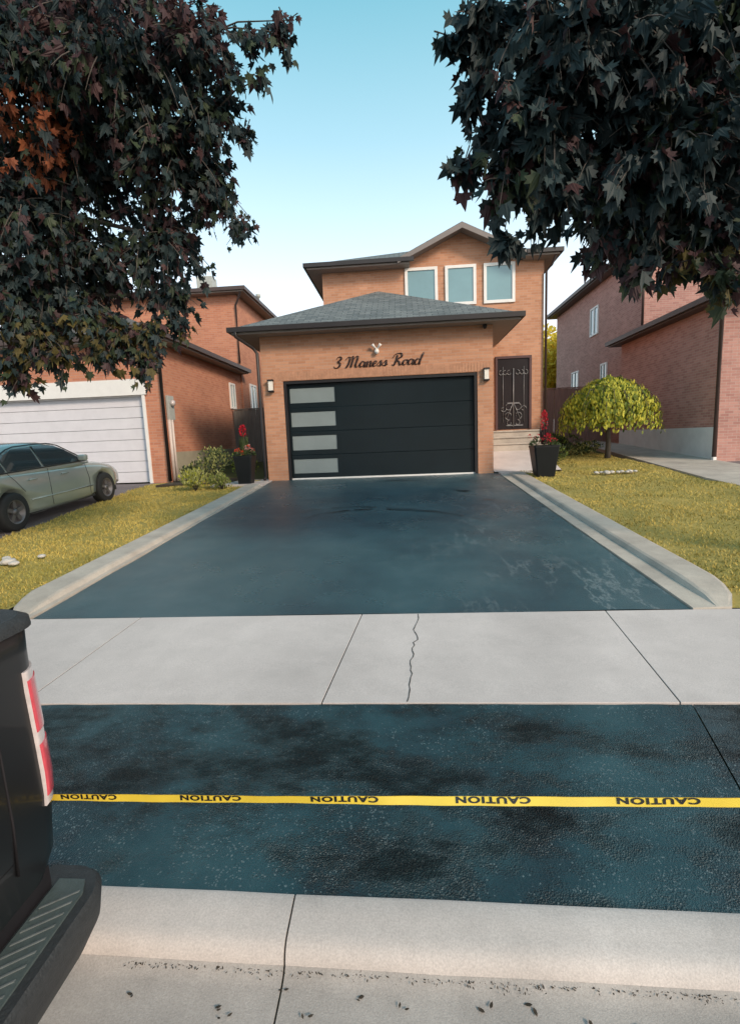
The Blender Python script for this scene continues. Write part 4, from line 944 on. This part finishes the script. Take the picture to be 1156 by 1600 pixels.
# silver sedan, nose towards the garage (+Y)
def sedan():
    root = empty('parked_car', (0, 0, 0), 'silver green four-door sedan parked on the left driveway facing the white garage door', 'car')
    # local frame: y forward, rear axle y=0, front axle y=2.68, ground z=0
    st = [(-1.02, .42, .80, .62), (-.97, .30, .90, .74), (-.75, .24, 1.0, .83), (-.35, .20, 1.03, .875), (.3, .19, .99, .885), (1.0, .18, .965, .89), (1.7, .18, .945, .89), (2.2, .19, .93, .885), (2.7, .20, .89, .875), (3.1, .23, .82, .84), (3.42, .27, .72, .76), (3.55, .34, .62, .64)]
    rings = []
    for y, zb, zt, hw in st:
        r = []
        prof = [(0, zb), (hw*.86, zb), (hw*.985, zb+.10), (hw, zb+.28*(zt-zb)+.06), (hw*.995, zb+.55*(zt-zb)+.04), (hw*.965, zt-.11), (hw*.90, zt-.035), (hw*.72, zt+.006), (0, zt+.03)]
        for a, b in prof: r.append((a, y, b))
        for a, b in prof[-2:0:-1]: r.append((-a, y, b))
        rings.append(r)
    m = loft(rings); body = m.build('body', M['car'], root)
    cs = []
    for y in (0, 2.68):
        for s in (-1, 1):
            c = MB(); c.lathe([(.375, -.16), (.375, .16)], (s*.86, y, .335), 32, axis='x'); cs.append(c.build('c', M['tyre']))
    cut(body, cs)
    for p in body.data.polygons: p.use_smooth = True
    bpy.ops.object.select_all(action='DESELECT')
    body.data.materials.clear(); body.data.materials.append(M['car'])
    for p in body.data.polygons: p.material_index = 0
    # cabin: rows along y with bottom and top half widths
    cb = [(-.52, .985, .70), (-.12, 1.25, .60), (.28, 1.385, .565), (.75, 1.425, .56), (1.2, 1.415, .56), (1.5, 1.36, .565), (1.95, 1.15, .62), (2.36, .93, .70)]
    rings = []
    for y, zt, hw in cb:
        base = .93; hb = .83 if -.3 < y < 2.2 else .76
        zt = max(zt, base+.012); f = (zt-base)/.5
        hwt = hb-(hb-.58)*min(1, f)
        rings.append([(0, y, base-.05), (hb, y, base-.05), (hb, y, base), (hwt+.012, y, zt-.05*f), (hwt-.05, y, zt-.008), (0, y, zt+.012*f), (-hwt+.05, y, zt-.008), (-hwt-.012, y, zt-.05*f), (-hb, y, base), (-hb, y, base-.05)])
    loft(rings).build('cabin', M['car'], root)
    # side glass: two panes per side following the tumblehome; plane from (.836,.965) to (.60,1.38)
    def sx(z): return .832-(z-.93)/(.5)*(.25)+.012
    def top(y): return min(1.345, 1.345, .955+(y+.42)*.62 if y < .25 else 9, .955+(2.28-y)*.60)
    gl = [[(-.30, .985), (.02, .985), (.02, top(.02)-.005)], [(.07, .985), (.88, .985), (.88, 1.345), (.42, 1.335), (.25, 1.27), (.07, top(.07))], [(.95, .985), (2.10, .975), (1.98, 1.06), (1.72, 1.23), (1.50, 1.325), (1.3, 1.35), (.95, 1.352)]]
    for s in (-1, 1):
        for g in gl:
            m = MB(); a = [(s*(sx(z)+.006), y, z) for y, z in g]; b = [(s*(sx(z)-.03), y, z) for y, z in g]; n = len(g)
            m.mesh(a+b, [tuple(range(n)), tuple(range(n, 2*n))]+[(i, (i+1) % n, n+(i+1) % n, n+i) for i in range(n)])
            m.build('side_window', M['car_glass'], root)
        # black trim round the glass
        m = MB(); q = [(-.42, .972), (2.2, .962)]
        m.tube([(s*(sx(.975)+.006), -.40, .972), (s*(sx(.975)+.006), 2.18, .965)], .010, 6)
        m.tube([(s*(sx(z)+.008), y, z) for y, z in [(-.40, .97), (.05, 1.245), (.3, 1.335), (.5, 1.372), (1.0, 1.382), (1.35, 1.375), (1.6, 1.32), (1.95, 1.12), (2.2, .965)]], .011, 6)
        m.build('window_trim', M['frame_black'], root)
        m = MB(); m.box(min(s*.835, s*1.0), max(s*.835, s*1.0), 1.90, 2.02, .985, 1.10); m.build('door_mirror', M['car'], root, bevel=.03)
        for y in (.42, 1.28):
            m = MB(); m.tube([(s*.888, y, .80), (s*.905, y+.04, .805), (s*.905, y+.16, .805), (s*.888, y+.2, .80)], .013, 6); m.build('door_handle', M['car'], root)
        m = MB()   # panel gaps: fine dark lines of the doors
        for pl in ([(.98, .94), (.94, .6), (.94, .28)], [(2.08, .92), (2.12, .6), (2.1, .28)], [(.30, .62), (.12, .84), (.02, .95)]):
            m.tube([(s*((.892 if z < .75 else .892-(z-.75)*.22)), y, z) for y, z in pl], .004, 4)
        m.tube([(s*.893, -.1+.5, .46), (s*.897, 1.0, .45), (s*.897, 2.2, .45)], .012, 6, mi=1)
        m.build('door_seam', [M['frame_black'], M['car']], root)
    # screens
    m = MB(); f = [(.62, 2.26, .972), (.50, 1.58, 1.345), (-.50, 1.58, 1.345), (-.62, 2.26, .972)]; n = Vector((0, .5, .8)).normalized()*.012
    m.mesh([Vector(p)+n for p in f]+[Vector(p)-n for p in f], [(0, 1, 2, 3), (4, 7, 6, 5), (0, 4, 5, 1), (1, 5, 6, 2), (2, 6, 7, 3), (3, 7, 4, 0)]); m.build('windscreen', M['car_glass'], root)
    m = MB(); f = [(.60, -.42, 1.02), (.50, .16, 1.36), (-.50, .16, 1.36), (-.60, -.42, 1.02)]; n = Vector((0, -.5, .86)).normalized()*.03
    m.mesh([Vector(p)+n for p in f]+[Vector(p)-n*.4 for p in f], [(0, 1, 2, 3), (4, 7, 6, 5), (0, 4, 5, 1), (1, 5, 6, 2), (2, 6, 7, 3), (3, 7, 4, 0)]); m.build('rear_screen', M['car_glass'], root)
    for s in (-1, 1):
        m = MB(); m.box(min(s*.5, s*.73), max(s*.5, s*.73), -1.035, -.90, .68, .82); m.build('tail_light', M['red_lens'], root, bevel=.02)
        m = MB(); m.box(min(s*.45, s*.68), max(s*.45, s*.68), 3.36, 3.5, .52, .64); m.build('headlight', M['clear_lens'], root, bevel=.02)
        wheel(root, s*.80, 0, .325, .325, .21, s, M['rim']); wheel(root, s*.80, 2.68, .325, .325, .21, s, M['rim'])
    m = MB(); m.box(-.8, .8, -.7, 3.2, .2, .3); m.build('underbody', M['plastic'], root)
    m = MB(); m.box(-.26, .26, -1.045, -1.0, .5, .62); m.build('number_plate', M['white_paint'], root)
    return root
car = sedan()
car.location = (-7.36, 7.92, zg(7.9)-.01+.005); car.rotation_euler = (math.atan2(.745-.22, 8.8), 0, math.radians(.6))

# black pickup parked at the kerb, only its rear corner reaches into the view
def pickup():
    root = empty('pickup_truck', (0, 0, 0), 'black pickup truck at the kerb, its rear corner and tail light at the left edge', 'pickup truck')
    XT = -1.012; y0, y1 = -.72, 1.262      # tailgate plane, sides
    # bed shell outline seen from above, rounded rear corners, lofted from z .58 to 1.29 with a slight belly
    def ring(z, off, xr):
        P = [(-3.1, y0-off*.6), (-3.1, y1+off)]
        r = .09
        for cxx, cyy, a0 in ((xr-r, y1+off-r, PI/2), (xr-r, y0-off+r, 0)):
            for k in range(7):
                a = a0-(PI/2)*k/6; P.append((cxx+r*math.cos(a), cyy+r*math.sin(a)))
        return [(x, y, z) for x, y in P]
    rg = [ring(.55, -.02, XT-.02), ring(.62, .0, XT+.0), ring(.8, .008, XT+.012), ring(.95, .008, XT+.008), ring(1.1, .002, XT+.003), ring(1.2, .0, XT+.004), ring(1.262, .0, XT+.006), ring(1.28, -.02, XT-.01)]
    m = loft(rg); b = m.build('bed', M['truck'], root)
    m = MB(); r1 = ring(1.29, .008, XT+.016); r0 = ring(1.268, .01, XT+.018); r2 = ring(1.303, -.01, XT+.0)
    mm = loft([r0, r1, r2]); mm.build('bed_cap', M['plastic'], root, bevel=0)
    # tailgate seam and crease lines
    m = MB()
    for z_, o_ in ((.70, .004), (1.12, -.001), (1.0, .006)): m.tube([(XT+o_, y0+.2, z_), (XT+o_, y1-.19, z_)], .003, 4)
    m.tube([(XT+.006, y1-.19, .66), (XT+.012, y1-.19, .8), (XT+.004, y1-.19, 1.1), (XT-.004, y1-.19, 1.26)], .004, 4)
    m.tube([(XT+.006, y0+.19, .66), (XT+.012, y0+.19, .8), (XT+.004, y0+.19, 1.1), (XT-.004, y0+.19, 1.26)], .004, 4)
    m.build('tailgate_seam', M['frame_black'], root)
    # tail lights wrap the corner
    def corner(z0, z1, out, a0=-12, a1=100, n=10, ext=.0):
        rr = []
        for z in [z0+(z1-z0)*i/8 for i in range(9)]:
            t = (z-.55)/.73; xr = XT+.012-abs(z-.85)*.03; r = .09+out; off = .008-.01*abs(z-.85)/.4
            ring_ = []
            for k in range(n+1):
                a = math.radians(a0+(a1-a0)*k/n); ring_.append((xr-.09+r*math.cos(a), y1+off-.09+r*math.sin(a), z))
            for k in range(n, -1, -1):
                a = math.radians(a0+(a1-a0)*k/n); ring_.append((xr-.09+(r-.02)*math.cos(a), y1+off-.09+(r-.02)*math.sin(a), z))
            rr.append(ring_)
        return loft(rr)
    tl = corner(.77, 1.155, .006, 2, 100).build('tail_light', M['clear_lens'], root)
    corner(.982, 1.128, .0085, 6, 84).build('red_lens', M['red_lens'], tl)
    corner(.795, .945, .0085, 6, 84).build('red_lens', M['red_lens'], tl)
    m = MB(); m.tube([(XT+.0, y1-.02, .94), (XT+.01, y1-.02, .94)], .0, 3)
    # bumper: rounded step bumper with ribbed pad
    def bring(z, g):
        P = [(XT-.08, y0-.02), (XT-.08, y1+.035+g)]
        for cxx, cyy, a0 in ((XT+.015+g, y1-.075+g, PI/2), (XT+.015+g, y0+.06-g, 0)):
            for k in range(9):
                a = a0-(PI/2)*k/8; P.append((cxx+.10*math.cos(a), cyy+.11*math.sin(a)))
        return [(x, y, z) for x, y in P]
    loft([bring(.30, -.075), bring(.335, -.04), bring(.40, -.01), bring(.475, -.002), bring(.492, -.012)]).build('bumper', M['plastic'], root)
    m = MB(); a, c = XT-.02, XT+.077; m.prism([(a, y0+.1), (a, y1-.03), (c-.02, y1-.03), (c, y1-.07), (c, y0+.1)], 'z', .4925, .4985)
    pad = m.build('tread_pad', M['tread'], root)
    m = MB(); y = y0+.12
    while y < y1-.12:
        q = [(a+.01, y), (c-.01, y+.055), (c-.01, y+.061), (a+.01, y+.006)]; m.prism(q, 'z', .4986, .5012); y += .034
    m.build('tread_ridge', M['tread_ridge'], pad)
    # gap filler valance under the bed and exhaust tip
    m = MB(); m.box(XT-.3, XT-.03, y0+.05, y1-.05, .42, .56); m.build('valance', M['frame_black'], root)
    # cab, bonnet, wheels
    cabp = [(-3.13, .5), (-3.13, 1.30), (-3.3, 1.82), (-4.7, 1.84), (-5.35, 1.30), (-6.55, 1.22), (-6.75, .95), (-6.75, .5)]
    m = MB(); m.prism([(x, z) for x, z in cabp], 'y', y0, y1); m.build('cab', M['truck'], root, bevel=.05)
    for yy, s in ((y1, 1), (y0, -1)):
        for g in ([(-3.38, 1.33), (-3.42, 1.74), (-4.05, 1.76), (-4.05, 1.33)], [(-4.12, 1.33), (-4.12, 1.76), (-4.62, 1.76), (-5.15, 1.33)]):
            m = MB(); m.prism(g, 'y', yy-s*.01, yy+s*.006); m.build('side_window', M['car_glass'], root)
        m = MB(); m.prism([(-5.05, 1.3), (-5.05, 1.46), (-4.9, 1.46), (-4.9, 1.3)], 'y', yy+s*.02, yy+s*.2); m.build('door_mirror', M['truck'], root, bevel=.02)
    m = MB(); m.prism([(y0+.15, 1.36), (y1-.15, 1.36), (y1-.2, 1.78), (y0+.2, 1.78)], 'x', -3.12, -3.10); m.build('rear_screen', M['car_glass'], root)
    for x in (-2.15, -5.7):
        for s, yy in ((1, y1-.08), (-1, y0+.08)):
            m = MB(); r = .39; h = .12
            m.lathe([(r*.6, -h), (r*.92, -h), (r, -h*.6), (r, h*.6), (r*.92, h), (r*.6, h)], (x, yy, r-.005), 32, axis='y', cap=False); w2 = m.build('wheel', M['tyre'], root)
            m = MB(); m.lathe([(r*.61, s*h*.95), (r*.55, s*h*.6), (.08, s*h*.7), (0, s*h*.75)], (x, yy, r-.005), 28, axis='y'); m.build('rim', M['chrome'], w2)
    rebase(root, (-3.8, .27, 0))
    return root
pickup()
bpy.context.view_layer.update()
